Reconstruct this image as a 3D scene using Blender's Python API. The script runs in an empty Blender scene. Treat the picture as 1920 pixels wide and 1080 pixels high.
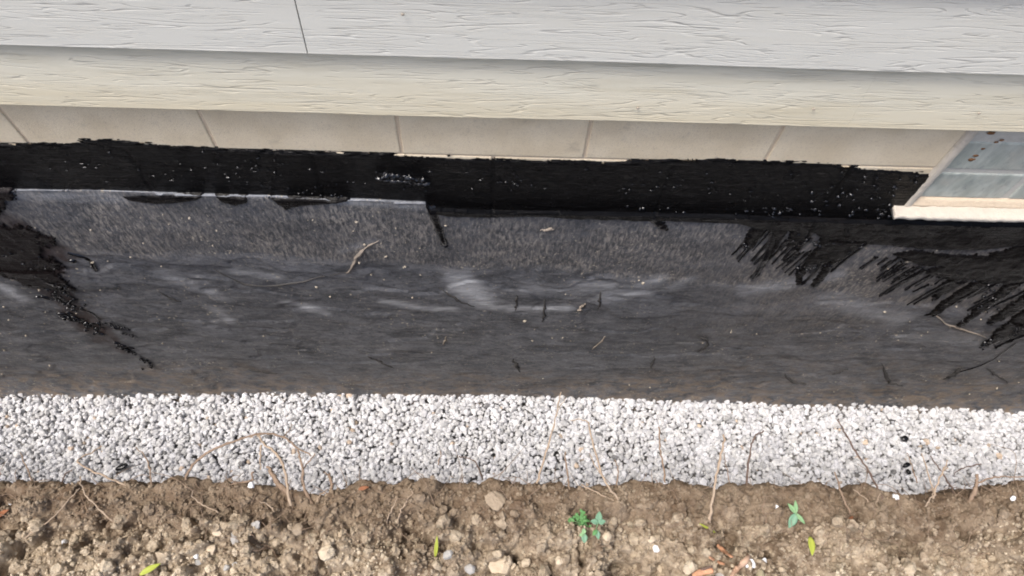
import bpy, bmesh, math, random
import numpy as np
from mathutils import Vector

random.seed(7); rng = np.random.default_rng(7)
scene = bpy.context.scene
COL = scene.collection
R = math.radians

# ------------------------------------------------------------------ camera
PITCH, ROLL, YAW = R(62.42), R(4.41), R(3.62)
CAM = np.array([0.0, -1.03, 2.96]); FPX = 1400.0
fw = np.array([math.sin(YAW)*math.cos(PITCH), math.cos(YAW)*math.cos(PITCH), -math.sin(PITCH)])
rt0 = np.array([math.cos(YAW), -math.sin(YAW), 0.0]); up0 = np.cross(rt0, fw)
rt = math.cos(ROLL)*rt0 + math.sin(ROLL)*up0
up = -math.sin(ROLL)*rt0 + math.cos(ROLL)*up0
cam = bpy.data.cameras.new('camera'); cam_o = bpy.data.objects.new('camera', cam); COL.objects.link(cam_o)
from mathutils import Matrix
cam_o.matrix_world = Matrix(((rt[0], up[0], -fw[0], CAM[0]), (rt[1], up[1], -fw[1], CAM[1]),
                             (rt[2], up[2], -fw[2], CAM[2]), (0, 0, 0, 1)))
cam.sensor_width = 36; cam.lens = 36*FPX/1920; cam.clip_start = 0.02; cam.clip_end = 500
scene.camera = cam_o

# ------------------------------------------------------------------ light
SUN_EL, SUN_AZ = R(67), R(240)          # a high, veiled sun behind and left of the camera
w = bpy.data.worlds.new('World'); scene.world = w; w.use_nodes = True
nt = w.node_tree; bg = nt.nodes['Background']
sky = nt.nodes.new('ShaderNodeTexSky'); sky.sky_type = 'NISHITA'; sky.sun_disc = False
sky.sun_elevation = SUN_EL; sky.sun_rotation = SUN_AZ; sky.dust_density = 4.0; sky.air_density = 0.8; sky.ozone_density = 0.6
nt.links.new(sky.outputs[0], bg.inputs[0]); bg.inputs[1].default_value = 0.13
sl = bpy.data.lights.new('sun', 'SUN'); so = bpy.data.objects.new('sun', sl); COL.objects.link(so)
sl.energy = 1.5; sl.angle = R(17); sl.color = (1.0, 0.965, 0.92)
sd = Vector((math.cos(SUN_EL)*math.sin(SUN_AZ), math.cos(SUN_EL)*math.cos(SUN_AZ), math.sin(SUN_EL)))
so.rotation_euler = sd.to_track_quat('Z', 'Y').to_euler(); so.location = (0, -2, 8)
scene.view_settings.view_transform = 'Standard'; scene.view_settings.look = 'None'
scene.view_settings.gamma = 1; scene.view_settings.use_curve_mapping = False
scene.view_settings.exposure = 1.13
scene.render.engine = 'CYCLES'
scene.cycles.filter_width = 1.9
scene.render.resolution_x, scene.render.resolution_y = 1024, 576

# ------------------------------------------------------------------ helpers
def ray(p):
    p = np.atleast_2d(np.asarray(p, float))
    return fw + ((p[:, 0]-960)/FPX)[:, None]*rt - ((p[:, 1]-540)/FPX)[:, None]*up
def wall(p, Y=0.0):                      # photo pixel -> point on the upright plane y = Y
    D = ray(p); return CAM + ((Y-CAM[1])/D[:, 1])[:, None]*D
def level(p, Z):                         # photo pixel -> point at height Z
    D = ray(p); Z = np.broadcast_to(np.asarray(Z, float), len(D))
    return CAM + ((Z-CAM[2])/D[:, 2])[:, None]*D

def hsh(i, j, s):
    i = i.astype(np.int64); j = j.astype(np.int64)
    h = (i*374761393 + j*668265263 + s*1274126177) & 0xffffffff
    h = ((h ^ (h >> 13))*1274126177) & 0xffffffff
    h = ((h ^ (h >> 16))*2246822519) & 0xffffffff
    return ((h ^ (h >> 15)) & 0xffffff)/float(0xffffff)
def vnoise(x, y, s=0):
    xi, yi = np.floor(x), np.floor(y); fx, fy = x-xi, y-yi
    fx = fx*fx*fx*(fx*(fx*6-15)+10); fy = fy*fy*fy*(fy*(fy*6-15)+10)
    a, b, c, d = hsh(xi, yi, s), hsh(xi+1, yi, s), hsh(xi, yi+1, s), hsh(xi+1, yi+1, s)
    return (a+(b-a)*fx)*(1-fy) + (c+(d-c)*fx)*fy
def fbm(x, y, s=0, o=4, g=0.5):
    v = 0; a = 1; t = 0
    for k in range(o):
        v = v + a*vnoise(x*2**k+17.3*k, y*2**k-9.1*k, s+k); t += a; a *= g
    return v/t
def crumbs(x, y, s=0, keep=1.0):         # rounded lumps of soil: one dome per cell
    xi, yi = np.floor(x), np.floor(y); out = np.zeros_like(x)
    for di in (-1, 0, 1):
        for dj in (-1, 0, 1):
            ci, cj = xi+di, yi+dj
            px, py = ci+hsh(ci, cj, s), cj+hsh(ci, cj, s+1)
            r = 0.35+0.45*hsh(ci, cj, s+2)
            on = hsh(ci, cj, s+3) < keep
            d2 = ((x-px)**2+(y-py)**2)/(r*r)
            out = np.maximum(out, np.where(on & (d2 < 1), r*np.sqrt(np.clip(1-d2, 0, 1)), 0))
    return out
def sstep(a, b, x):
    t = np.clip((x-a)/(b-a), 0, 1); return t*t*(3-2*t)

def new_mesh(name, V, F, mat=None, smooth=True, attrs=None):
    V = np.asarray(V, np.float32); me = bpy.data.meshes.new(name)
    F = np.asarray(F, np.int32); k = F.shape[1]
    me.vertices.add(len(V)); me.vertices.foreach_set('co', V.ravel())
    me.loops.add(F.size); me.loops.foreach_set('vertex_index', F.ravel())
    me.polygons.add(len(F)); me.polygons.foreach_set('loop_start', np.arange(0, F.size, k, dtype=np.int32))
    me.polygons.foreach_set('loop_total', np.full(len(F), k, np.int32))
    me.polygons.foreach_set('use_smooth', np.full(len(F), smooth, bool))
    for an, av in (attrs or {}).items():
        av = np.asarray(av, np.float32)
        if av.ndim == 1:
            at = me.attributes.new(an, 'FLOAT', 'POINT'); at.data.foreach_set('value', av)
        else:
            at = me.attributes.new(an, 'FLOAT_COLOR', 'POINT'); at.data.foreach_set('color', av.ravel())
    me.update(calc_edges=True); me.validate()
    if mat: me.materials.append(mat)
    return me
def link(name, me, parent=None, loc=(0, 0, 0)):
    o = bpy.data.objects.new(name, me); COL.objects.link(o); o.location = loc
    if parent: o.parent = parent
    return o
def part(name, V, F, mat, parent, smooth=True, attrs=None):   # world coordinates in, child of parent out
    base = np.array([0.0, 0, 0]); p = parent
    while p: base = base + np.array(p.location); p = p.parent
    V = np.asarray(V, float); c = (V.min(0)+V.max(0))/2 if len(V) < 3000 else base
    return link(name, new_mesh(name, V-c, F, mat, smooth, attrs), parent, tuple(c-base))
def tag(o, label=None, cat=None, group=None, kind=None):
    for k, v in (('label', label), ('category', cat), ('group', group), ('kind', kind)):
        if v: o[k] = v
    return o
def thing(name, label, cat, loc, group=None):
    o = bpy.data.objects.new(name, None); COL.objects.link(o); o.location = loc; o.empty_display_size = 0.05
    return tag(o, label, cat, group)
def solo(name, V, F, mat, label, cat, group=None, smooth=True, attrs=None):  # a thing that is one mesh
    V = np.asarray(V, float); c = np.array([(V[:, 0].min()+V[:, 0].max())/2, (V[:, 1].min()+V[:, 1].max())/2, V[:, 2].min()])
    return tag(link(name, new_mesh(name, V-c, F, mat, smooth, attrs), None, tuple(c)), label, cat, group)
def gridF(n, m, mask=None):              # quads of an n x m vertex grid (row-major); mask keeps quads
    i = np.arange(n*m).reshape(n, m)
    q = np.stack([i[:-1, :-1], i[:-1, 1:], i[1:, 1:], i[1:, :-1]], -1)
    return q[mask] if mask is not None else q.reshape(-1, 4)
def compact(V, F, attrs=None):
    u, inv = np.unique(F, return_inverse=True)
    return V[u], inv.reshape(F.shape), {k: v[u] for k, v in (attrs or {}).items()}
def span(a, b, fine, A, B, coarse):      # fine samples in [a,b], coarser ones out to A and B
    return np.concatenate([np.arange(A, a-coarse*0.5, coarse), np.arange(a, b, fine), np.arange(b, B+coarse, coarse)])
def boxVF(x0, x1, y0, y1, z0, z1):
    V = [(x, y, z) for x in (x0, x1) for y in (y0, y1) for z in (z0, z1)]
    F = [(0, 1, 3, 2), (4, 6, 7, 5), (0, 4, 5, 1), (2, 3, 7, 6), (0, 2, 6, 4), (1, 5, 7, 3)]
    return np.array(V, float), np.array(F)
def bevel_box(sx, sy, sz, b, seg=2):
    bm = bmesh.new(); bmesh.ops.create_cube(bm, size=1)
    bmesh.ops.scale(bm, vec=(sx, sy, sz), verts=bm.verts)
    bmesh.ops.bevel(bm, geom=bm.edges[:], offset=b, segments=seg, affect='EDGES', profile=0.5)
    return bm
def seg_dist(X, Z, pts):                 # distance to a polyline and the fraction along it
    best = np.full(X.shape, 1e9); tt = np.zeros_like(X); n = len(pts)-1
    for k in range(n):
        a, b = pts[k], pts[k+1]; d = b-a; L = max(d@d, 1e-12)
        t = np.clip(((X-a[0])*d[0]+(Z-a[1])*d[1])/L, 0, 1)
        q = np.hypot(X-a[0]-t*d[0], Z-a[1]-t*d[1])
        m = q < best; best = np.where(m, q, best); tt = np.where(m, (k+t)/n, tt)
    return best, tt
def poly_sdf(X, Z, P):                   # negative inside
    d, _ = seg_dist(X, Z, np.vstack([P, P[:1]])); ins = np.zeros(X.shape, bool); n = len(P)
    for k in range(n):
        a, b = P[k], P[(k+1) % n]
        c = ((a[1] > Z) != (b[1] > Z)) & (X < (b[0]-a[0])*(Z-a[1])/(b[1]-a[1]+1e-12)+a[0])
        ins ^= c
    return np.where(ins, -d, d)
def tube(P, r, n=6, jitter=0.0, flat=1.0):
    P = np.asarray(P, float); m = len(P); r = np.broadcast_to(np.asarray(r, float), m)
    T = np.gradient(P, axis=0); T /= np.linalg.norm(T, axis=1)[:, None]+1e-12
    ref = np.array([0, 0, 1.0]) if abs(T[:, 2]).mean() < 0.8 else np.array([1.0, 0, 0])
    A = np.cross(T, ref); A /= np.linalg.norm(A, axis=1)[:, None]+1e-12; B = np.cross(A, T)
    an = np.linspace(0, 2*np.pi, n, endpoint=False)
    V = P[:, None]+r[:, None, None]*(np.cos(an)[None, :, None]*A[:, None]+flat*np.sin(an)[None, :, None]*B[:, None])
    if jitter: V = V+rng.normal(0, 1, V.shape)*(r*jitter)[:, None, None]
    F = []
    for k in range(m-1):
        for j in range(n):
            a, b = k*n+j, k*n+(j+1) % n; F.append((a, b, b+n, a+n))
    V = np.vstack([V.reshape(-1, 3), P[:1]-T[:1]*r[0]*0.5, P[-1:]+T[-1:]*r[-1]*0.5]); e = m*n
    for j in range(n):
        F.append((e, (j+1) % n, j, j)); F.append((e+1, (m-1)*n+j, (m-1)*n+(j+1) % n, (m-1)*n+(j+1) % n))
    return V, F
def tube_obj(name, V, F, mat):
    me = bpy.data.meshes.new(name)
    me.from_pydata([tuple(v) for v in V], [], [f if f[2] != f[3] else f[:3] for f in F]); me.update()
    for p in me.polygons: p.use_smooth = True
    me.materials.append(mat); return me
def smooth_line(P, n=14):                # Catmull-Rom through the points
    P = np.asarray(P, float)
    if len(P) == 2: return P[0]+(P[1]-P[0])*np.linspace(0, 1, n)[:, None]
    Q = np.vstack([2*P[0]-P[1], P, 2*P[-1]-P[-2]]); out = []
    for t in np.linspace(0, len(P)-1-1e-6, n):
        k = int(t); f = t-k; a, b, c, d = Q[k:k+4]
        out.append(0.5*((2*b)+(c-a)*f+(2*a-5*b+4*c-d)*f*f+(3*b-a-3*c+d)*f**3))
    return np.array(out)

# ------------------------------------------------------------------ materials
class Mat:
    def __init__(s, name, rough=0.8, spec=0.5):
        s.m = bpy.data.materials.new(name); s.m.use_nodes = True; s.t = s.m.node_tree
        s.b = s.t.nodes['Principled BSDF']; s.b.inputs['Roughness'].default_value = rough
        s.b.inputs['Specular IOR Level'].default_value = spec
        g = s.n('ShaderNodeNewGeometry'); s.pos = g.outputs['Position']
    def n(s, t, **k):
        o = s.t.nodes.new(t)
        for a, v in k.items(): setattr(o, a, v)
        return o
    def put(s, sock, v):
        if hasattr(v, 'is_output'): s.t.links.new(v, sock)
        else: sock.default_value = v
    def coord(s, sc=(1, 1, 1), src=None):
        o = s.n('ShaderNodeMapping'); s.put(o.inputs[0], src or s.pos); o.inputs['Scale'].default_value = sc; return o.outputs[0]
    def noise(s, scale, sc=(1, 1, 1), detail=4, rough=0.55, dist=0.0, src=None):
        o = s.n('ShaderNodeTexNoise'); s.put(o.inputs['Vector'], s.coord(sc, src)); o.inputs['Scale'].default_value = scale
        o.inputs['Detail'].default_value = detail; o.inputs['Roughness'].default_value = rough; o.inputs['Distortion'].default_value = dist
        return o.outputs[0]
    def vor(s, scale, sc=(1, 1, 1), feat='F1', out='Distance'):
        o = s.n('ShaderNodeTexVoronoi', feature=feat); s.put(o.inputs['Vector'], s.coord(sc)); o.inputs['Scale'].default_value = scale
        return o.outputs[out]
    def math(s, op, a, b=0.0, c=None):
        o = s.n('ShaderNodeMath', operation=op); s.put(o.inputs[0], a); s.put(o.inputs[1], b)
        if c is not None: s.put(o.inputs[2], c)
        return o.outputs[0]
    def rng(s, v, a, b, c=0.0, d=1.0):
        o = s.n('ShaderNodeMapRange', interpolation_type='SMOOTHSTEP'); s.put(o.inputs[0], v)
        for i, q in enumerate((a, b, c, d)): o.inputs[1+i].default_value = q
        return o.outputs[0]
    def mix(s, f, a, b):
        o = s.n('ShaderNodeMix', data_type='RGBA'); s.put(o.inputs[0], f)
        for i, q in ((6, a), (7, b)): s.put(o.inputs[i], (*q, 1) if isinstance(q, tuple) and len(q) == 3 else q)
        return o.outputs[2]
    def attr(s, name, out='Fac'):
        return s.n('ShaderNodeAttribute', attribute_name=name).outputs[out]
    def bump(s, h, strength=0.5, dist=0.01, prev=None):
        o = s.n('ShaderNodeBump'); s.put(o.inputs['Height'], h); o.inputs['Strength'].default_value = strength
        o.inputs['Distance'].default_value = dist
        if prev: s.put(o.inputs['Normal'], prev)
        return o.outputs[0]
    def color(s, v): s.put(s.b.inputs['Base Color'], (*v, 1) if isinstance(v, tuple) else v); return s
    def rough(s, v): s.put(s.b.inputs['Roughness'], v)
    def normal(s, v): s.put(s.b.inputs['Normal'], v)

def siding_mat(name, clean, stain_amt, seed):
    m = Mat(name, 0.5, 0.4)
    P = m.n('ShaderNodeVectorMath', operation='ADD'); m.put(P.inputs[0], m.pos); P.inputs[1].default_value = (seed*3.1, 0, seed*1.7)
    P = P.outputs[0]
    a = m.noise(1.0, (1.9, 0, 36), 1.6, 0.5, 0.18, P)
    saw = m.math('FRACT', m.math('MULTIPLY', a, 14.0))
    step = m.math('SUBTRACT', m.math('MULTIPLY', saw, 0.12), m.rng(m.math('ABSOLUTE', m.math('SUBTRACT', saw, 0.16)), 0.03, 0.12, 1.0, 0.0))
    a2 = m.noise(1.0, (4.5, 0, 64), 1.0, 0.4, 0.2, P); saw2 = m.math('FRACT', m.math('MULTIPLY', a2, 5.0))
    step = m.math('SUBTRACT', step, m.math('MULTIPLY', m.rng(m.math('ABSOLUTE', m.math('SUBTRACT', saw2, 0.16)), 0.04, 0.13, 1.0, 0.0), m.rng(m.noise(1.0, (9, 0, 30), 2, 0.5, 0, P), 0.46, 0.56)))
    gate = m.rng(m.noise(1.0, (6, 0, 26), 2, 0.5, 0, P), 0.38, 0.50)
    fine = m.noise(1.0, (6, 0, 330), 2, 0.6, 0.2, P)
    h = m.math('ADD', m.math('MULTIPLY', step, gate), m.math('MULTIPLY', fine, 0.10))
    groove = m.rng(h, -0.75, -0.1, 1.0, 0.0)
    grime = m.rng(m.noise(1.0, (3, 1, 26), 5, 0.65, 0.3, P), 0.42, 0.75)
    spots = m.rng(m.noise(1.0, (60, 1, 80), 3, 0.6, 0, P), 0.66, 0.8)
    c = m.mix(m.noise(1.0, (1.5, 1, 4), 3, 0.5, 0, P), clean, tuple(x*0.94 for x in clean))
    c = m.mix(m.math('MULTIPLY', grime, stain_amt), c, (0.40, 0.36, 0.25))
    c = m.mix(m.math('MULTIPLY', spots, 0.25*stain_amt+0.05), c, (0.24, 0.18, 0.12))
    c = m.mix(m.math('MULTIPLY', groove, 0.14), c, (0.22, 0.20, 0.17))          # groove shadow painted into the colour
    if seed == 2:                        # splashed earth and mildew along the drip edge, painted lap shadow above
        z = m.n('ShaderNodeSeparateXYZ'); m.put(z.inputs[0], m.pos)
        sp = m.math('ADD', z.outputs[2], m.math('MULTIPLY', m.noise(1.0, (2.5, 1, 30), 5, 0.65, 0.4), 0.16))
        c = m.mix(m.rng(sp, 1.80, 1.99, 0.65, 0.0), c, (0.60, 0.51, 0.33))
        c = m.mix(m.rng(sp, 1.98, 2.05, 0.0, 0.65), c, (0.27, 0.265, 0.215))  # shadow of the upper board's lip, painted dark into the top
    m.color(c); m.normal(m.bump(h, 0.38, 0.0024)); m.rough(m.math('ADD', 0.42, m.math('MULTIPLY', grime, 0.2)))
    return m
M_SIDE = siding_mat('grey_painted_hardboard', (0.605, 0.605, 0.555), 0.14, 1).m
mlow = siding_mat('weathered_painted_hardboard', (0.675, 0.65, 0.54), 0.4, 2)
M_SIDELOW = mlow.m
m = Mat('building_paper', 0.9); m.color((0.12, 0.11, 0.1)); M_PAPER = m.m
m = Mat('nail_head', 0.6); m.color(m.mix(m.noise(200), (0.5, 0.47, 0.4), (0.22, 0.15, 0.1))); M_NAIL = m.m

m = Mat('concrete_block', 0.92, 0.25)
c = m.mix(m.rng(m.noise(9, detail=5), 0.3, 0.7), (0.64, 0.535, 0.375), (0.74, 0.635, 0.465))
c = m.mix(m.rng(m.noise(160, detail=3, rough=0.7), 0.5, 0.75, 0, 0.5), c, (0.43, 0.34, 0.26))
c = m.mix(m.rng(m.noise(13, detail=6, rough=0.7), 0.55, 0.78, 0, 0.55), c, (0.30, 0.25, 0.19))
c = m.mix(m.rng(m.noise(420, detail=2), 0.62, 0.70, 0, 0.45), c, (0.2, 0.165, 0.13))
m.color(c); m.normal(m.bump(m.noise(330, detail=3, rough=0.7), 0.45, 0.003)); M_BLOCK = m.m
m = Mat('mortar', 0.95, 0.2)
m.color(m.mix(m.noise(90, detail=4), (0.56, 0.45, 0.32), (0.68, 0.56, 0.42))); m.normal(m.bump(m.noise(250, detail=4), 0.7, 0.004)); M_MORTAR = m.m
m = Mat('sill_mortar', 0.9, 0.2)
c = m.mix(m.noise(60, detail=5), (0.46, 0.41, 0.34), (0.63, 0.57, 0.48))
c = m.mix(m.rng(m.noise(120, detail=4), 0.62, 0.76, 0, 0.5), c, (0.36, 0.27, 0.18))
m.color(c); m.normal(m.bump(m.noise(160, detail=5, rough=0.65), 0.7, 0.006)); M_SILL = m.m
m = Mat('window_mortar', 0.9, 0.2)
m.color(m.mix(m.noise(80, detail=4), (0.42, 0.4, 0.35), (0.58, 0.56, 0.5))); m.normal(m.bump(m.noise(250, detail=4), 0.5, 0.003)); M_WMORTAR = m.m

m = Mat('glass_block', 0.35, 0.15)
c = m.mix(m.rng(m.noise(1.0, (34, 34, 12), 3, 0.5, 0.4), 0.3, 0.7), (0.30, 0.325, 0.29), (0.44, 0.46, 0.41))
c = m.mix(m.rng(m.noise(1.0, (70, 70, 40), 4), 0.56, 0.72, 0, 0.6), c, (0.22, 0.245, 0.24))
c = m.mix(m.rng(m.noise(14, detail=5), 0.5, 0.75, 0, 0.6), c, (0.46, 0.44, 0.38))
m.color(c); m.rough(m.rng(m.noise(40), 0.3, 0.7, 0.25, 0.55)); m.normal(m.bump(m.noise(1.0, (40, 40, 16), 2), 0.5, 0.01)); M_GLASS = m.m
m = Mat('dried_mud', 0.95, 0.1); m.color(m.mix(m.noise(150, detail=3), (0.05, 0.035, 0.025), (0.36, 0.17, 0.07))); M_MUD = m.m

def tar(name, brushy, base=(0.006, 0.0055, 0.0055), spec=0.3, r0=0.2, r1=0.5):
    m = Mat(name, 0.3, spec); m.b.inputs['IOR'].default_value = 1.5 if spec > 0.3 else 1.26
    st = m.noise(1.0, (11, 11, 300), 4, 0.6, 0.3); n2 = m.noise(120, detail=4, rough=0.6)
    c = m.mix(m.rng(st, 0.45, 0.8), base, tuple(x*2.0+0.003 for x in base)); m.color(c)
    m.rough(m.rng(m.noise(30, detail=5), 0.3, 0.7, r0, r1))
    m.normal(m.bump(n2, 0.35, 0.004, m.bump(st, brushy, 0.004))); return m.m
M_TAR = tar('brushed_wet_tar', 0.9, (0.0035, 0.0032, 0.0032), 0.29, 0.07, 0.3)
M_TARB = tar('thick_wet_tar', 0.1, (0.004, 0.004, 0.005), 0.55, 0.06, 0.2)
M_TARS = tar('smeared_tar', 0.5, (0.005, 0.0043, 0.0042), 0.25, 0.15, 0.4)

# tar-coated parging: thin coat over grey cement
m = Mat('tarred_parging', 0.5, 0.4)
up_ = m.attr('stucco'); dust_sheen = m.attr('dust_sheen'); dirt = m.attr('dirt'); brown = m.attr('brown')
fl = m.noise(1.0, (120, 120, 33), 5, 0.72, 0.3); fl2 = m.noise(1.0, (230, 230, 90), 3, 0.6)
smear = m.math('ADD', m.math('MULTIPLY', m.noise(1.0, (3.6, 3.6, 6), 6, 0.64, 1.2), 0.6), m.math('MULTIPLY', m.noise(1.0, (15, 15, 24), 6, 0.7, 1.4), 0.4)); cl = m.noise(7, detail=5, dist=0.4)
c = m.mix(m.rng(smear, 0.34, 0.66), (0.042, 0.045, 0.052), (0.160, 0.167, 0.185))
fle = m.math('MULTIPLY', m.rng(fl, 0.43, 0.64), m.math('MULTIPLY', up_, m.rng(cl, 0.25, 0.7, 0.35, 1.0)))
def turned(ang, sc, detail=5, rough=0.68, dist=0.6):     # noise drawn out along a slanting trowel direction
    o = m.n('ShaderNodeMapping'); m.put(o.inputs[0], m.pos); o.inputs['Rotation'].default_value = (0, R(ang), 0)
    return m.noise(1.0, sc, detail, rough, dist, o.outputs[0])
fg = m.noise(1.0, (80, 80, 80), 5, 0.75, 0.4); sw1 = turned(14, (7, 7, 42)); sw2 = turned(-20, (9, 9, 55)); sw3 = turned(3, (4, 4, 60), 4, 0.6, 0.3)
lowz = m.math('SUBTRACT', 1.0, up_)
c = m.mix(m.math('MULTIPLY', m.rng(sw1, 0.50, 0.66), m.math('MULTIPLY', lowz, 0.55)), c, (0.215, 0.215, 0.222))
c = m.mix(m.math('MULTIPLY', m.rng(sw2, 0.50, 0.36), m.math('MULTIPLY', lowz, 0.55)), c, (0.030, 0.030, 0.033))
c = m.mix(m.math('MULTIPLY', m.rng(sw3, 0.58, 0.70), m.math('MULTIPLY', lowz, 0.4)), c, (0.25, 0.245, 0.24))
c = m.mix(m.rng(fg, 0.46, 0.34, 0, 0.75), c, (0.020, 0.020, 0.022)); c = m.mix(m.rng(fg, 0.55, 0.68, 0, 0.6), c, (0.25, 0.24, 0.23))
c = m.mix(m.math('MULTIPLY', up_, 0.5), c, (0.042, 0.043, 0.047))
fle = m.math('MULTIPLY', m.rng(fl, 0.40, 0.68), m.math('MULTIPLY', up_, m.rng(cl, 0.28, 0.68, 0.25, 1.0)))
c = m.mix(fle, c, (0.33, 0.30, 0.265))
c = m.mix(m.math('MULTIPLY', m.rng(fl2, 0.60, 0.72), m.math('MULTIPLY', up_, 0.7)), c, (0.42, 0.375, 0.32))
c = m.mix(m.math('MULTIPLY', m.rng(m.noise(1.0, (15, 15, 22), 7, 0.75, 1.0), 0.42, 0.62), dirt), c, (0.235, 0.178, 0.125))
c = m.mix(m.math('MULTIPLY', dust_sheen, m.rng(turned(8, (11, 11, 60), 5), 0.25, 0.70, 0.30, 1.0)), c, (0.50, 0.515, 0.54))  # sky sheen and chalky dust, both put into the colour
sp = m.math('MULTIPLY', m.rng(m.noise(95, detail=2, rough=0.5), 0.64, 0.70), m.rng(m.noise(5, detail=4), 0.42, 0.6))
c = m.mix(m.math('MULTIPLY', sp, 0.9), c, (0.44, 0.39, 0.31))
c = m.mix(m.math('MULTIPLY', brown, m.rng(m.noise(1.0, (40, 40, 16), 4), 0.3, 0.6, 0.5, 1)), c, (0.042, 0.030, 0.028))
m.color(c); m.rough(m.rng(m.noise(16, detail=4), 0.3, 0.7, 0.42, 0.66))
hb = m.math('ADD', m.math('MULTIPLY', fl, m.math('ADD', m.math('MULTIPLY', up_, 0.8), 0.12)), m.math('MULTIPLY', m.noise(1.0, (18, 18, 36), 7, 0.68, 1.4), 0.6))
m.normal(m.bump(hb, 0.75, 0.010)); M_PARGE = m.m

m = Mat('white_gravel', 0.85, 0.3)
tint = m.attr('tint', 'Color')
c = m.mix(m.rng(m.noise(120, detail=4), 0.42, 0.75, 0, 0.35), tint, (0.40, 0.385, 0.37))
m.color(c); m.normal(m.bump(m.noise(260, detail=4), 0.35, 0.003)); M_GRAVEL = m.m
m = Mat('gravel_dust', 0.95, 0.1); m.color(m.mix(m.noise(60, detail=4), (0.14, 0.135, 0.13), (0.25, 0.245, 0.24))); M_GDUST = m.m

def soil(name, light=0.0):
    m = Mat(name, 0.97, 0.12)
    big = m.noise(9, detail=5, rough=0.6); mid = m.noise(55, detail=5, rough=0.65); fine = m.noise(320, detail=3, rough=0.7)
    c = m.mix(m.rng(big, 0.35, 0.65), (0.170, 0.124, 0.083), (0.345, 0.277, 0.197))
    c = m.mix(m.attr('light'), c, (0.64, 0.55, 0.41))
    c = m.mix(m.rng(mid, 0.42, 0.70, 0, 0.75), c, (0.54, 0.445, 0.325))
    c = m.mix(m.rng(mid, 0.26, 0.46, 0.85, 0.0), c, (0.095, 0.062, 0.038))
    c = m.mix(m.rng(fine, 0.60, 0.74, 0, 0.55), c, (0.62, 0.53, 0.41))
    c = m.mix(m.rng(m.noise(30, detail=3), 0.62, 0.72, 0, 0.4), c, (0.17, 0.16, 0.11))
    c = m.mix(m.math('MULTIPLY', m.attr('damp'), 0.6), c, (0.125, 0.083, 0.054))
    m.color(c); m.normal(m.bump(fine, 0.8, 0.004, m.bump(mid, 0.8, 0.010))); return m.m
M_SOIL = soil('crumbly_soil')
def stone_mat(name, c1, c2, sp=(0.2, 0.17, 0.13)):
    m = Mat(name, 0.85, 0.3); c = m.mix(m.noise(110, detail=4), c1, c2)
    m.color(m.mix(m.rng(m.noise(220, detail=3), 0.58, 0.72, 0, 0.5), c, sp)); m.normal(m.bump(m.noise(240, detail=4), 0.4, 0.003)); return m.m
M_PEBW = stone_mat('white_pebble', (0.72, 0.73, 0.74), (0.84, 0.85, 0.86), (0.5, 0.5, 0.5))
M_PEBT = stone_mat('tan_pebble', (0.42, 0.34, 0.24), (0.55, 0.46, 0.34))
M_PEBG = stone_mat('grey_pebble', (0.27, 0.26, 0.24), (0.40, 0.385, 0.36))
M_ROCK = stone_mat('brown_rock', (0.21, 0.165, 0.118), (0.33, 0.265, 0.19))
M_OLIVE = stone_mat('olive_pebble', (0.24, 0.21, 0.13), (0.33, 0.29, 0.19))
def root_mat(name, a, b):
    m = Mat(name, 0.9, 0.2); m.color(m.mix(m.noise(90, detail=4), a, b)); m.normal(m.bump(m.noise(260, detail=3), 0.5, 0.003)); return m.m
M_ROOT = root_mat('dry_root', (0.16, 0.11, 0.075), (0.31, 0.23, 0.165))
M_ROOTP = root_mat('pale_stem', (0.27, 0.20, 0.14), (0.42, 0.335, 0.25))
M_ROOTD = root_mat('dark_root', (0.075, 0.05, 0.04), (0.16, 0.115, 0.09))
M_WOOD = root_mat('wood_chip', (0.40, 0.19, 0.10), (0.55, 0.33, 0.21))
M_PINK = root_mat('peeled_wood', (0.42, 0.27, 0.18), (0.52, 0.37, 0.27))
def leaf_mat(name, a, b):
    m = Mat(name, 0.55, 0.4); m.color(m.mix(m.noise(70, detail=3), a, b)); m.b.inputs['Subsurface Weight'].default_value = 0.0
    return m.m
M_LEAFG = leaf_mat('clover_leaf', (0.045, 0.15, 0.04), (0.11, 0.26, 0.08))
M_LEAFB = leaf_mat('bluish_leaf', (0.09, 0.20, 0.12), (0.16, 0.28, 0.18))
M_LEAFS = leaf_mat('seedling_leaf', (0.14, 0.27, 0.12), (0.22, 0.34, 0.17))
M_LEAFY = leaf_mat('yellow_leaf', (0.27, 0.33, 0.035), (0.38, 0.40, 0.07))
M_LEAFR = leaf_mat('rusty_leaf', (0.17, 0.06, 0.03), (0.30, 0.13, 0.06))

# ------------------------------------------------------------------ setting: trench floor
XL, XR = -8.0, 8.0
def tagk(o, k): o['kind'] = k; return o
V, F = boxVF(XL, XR, -0.95, 0.05, -0.25, 0.012)
tagk(link('trench_floor', new_mesh('trench_floor', V, F, M_GDUST, False)), 'structure')

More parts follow.
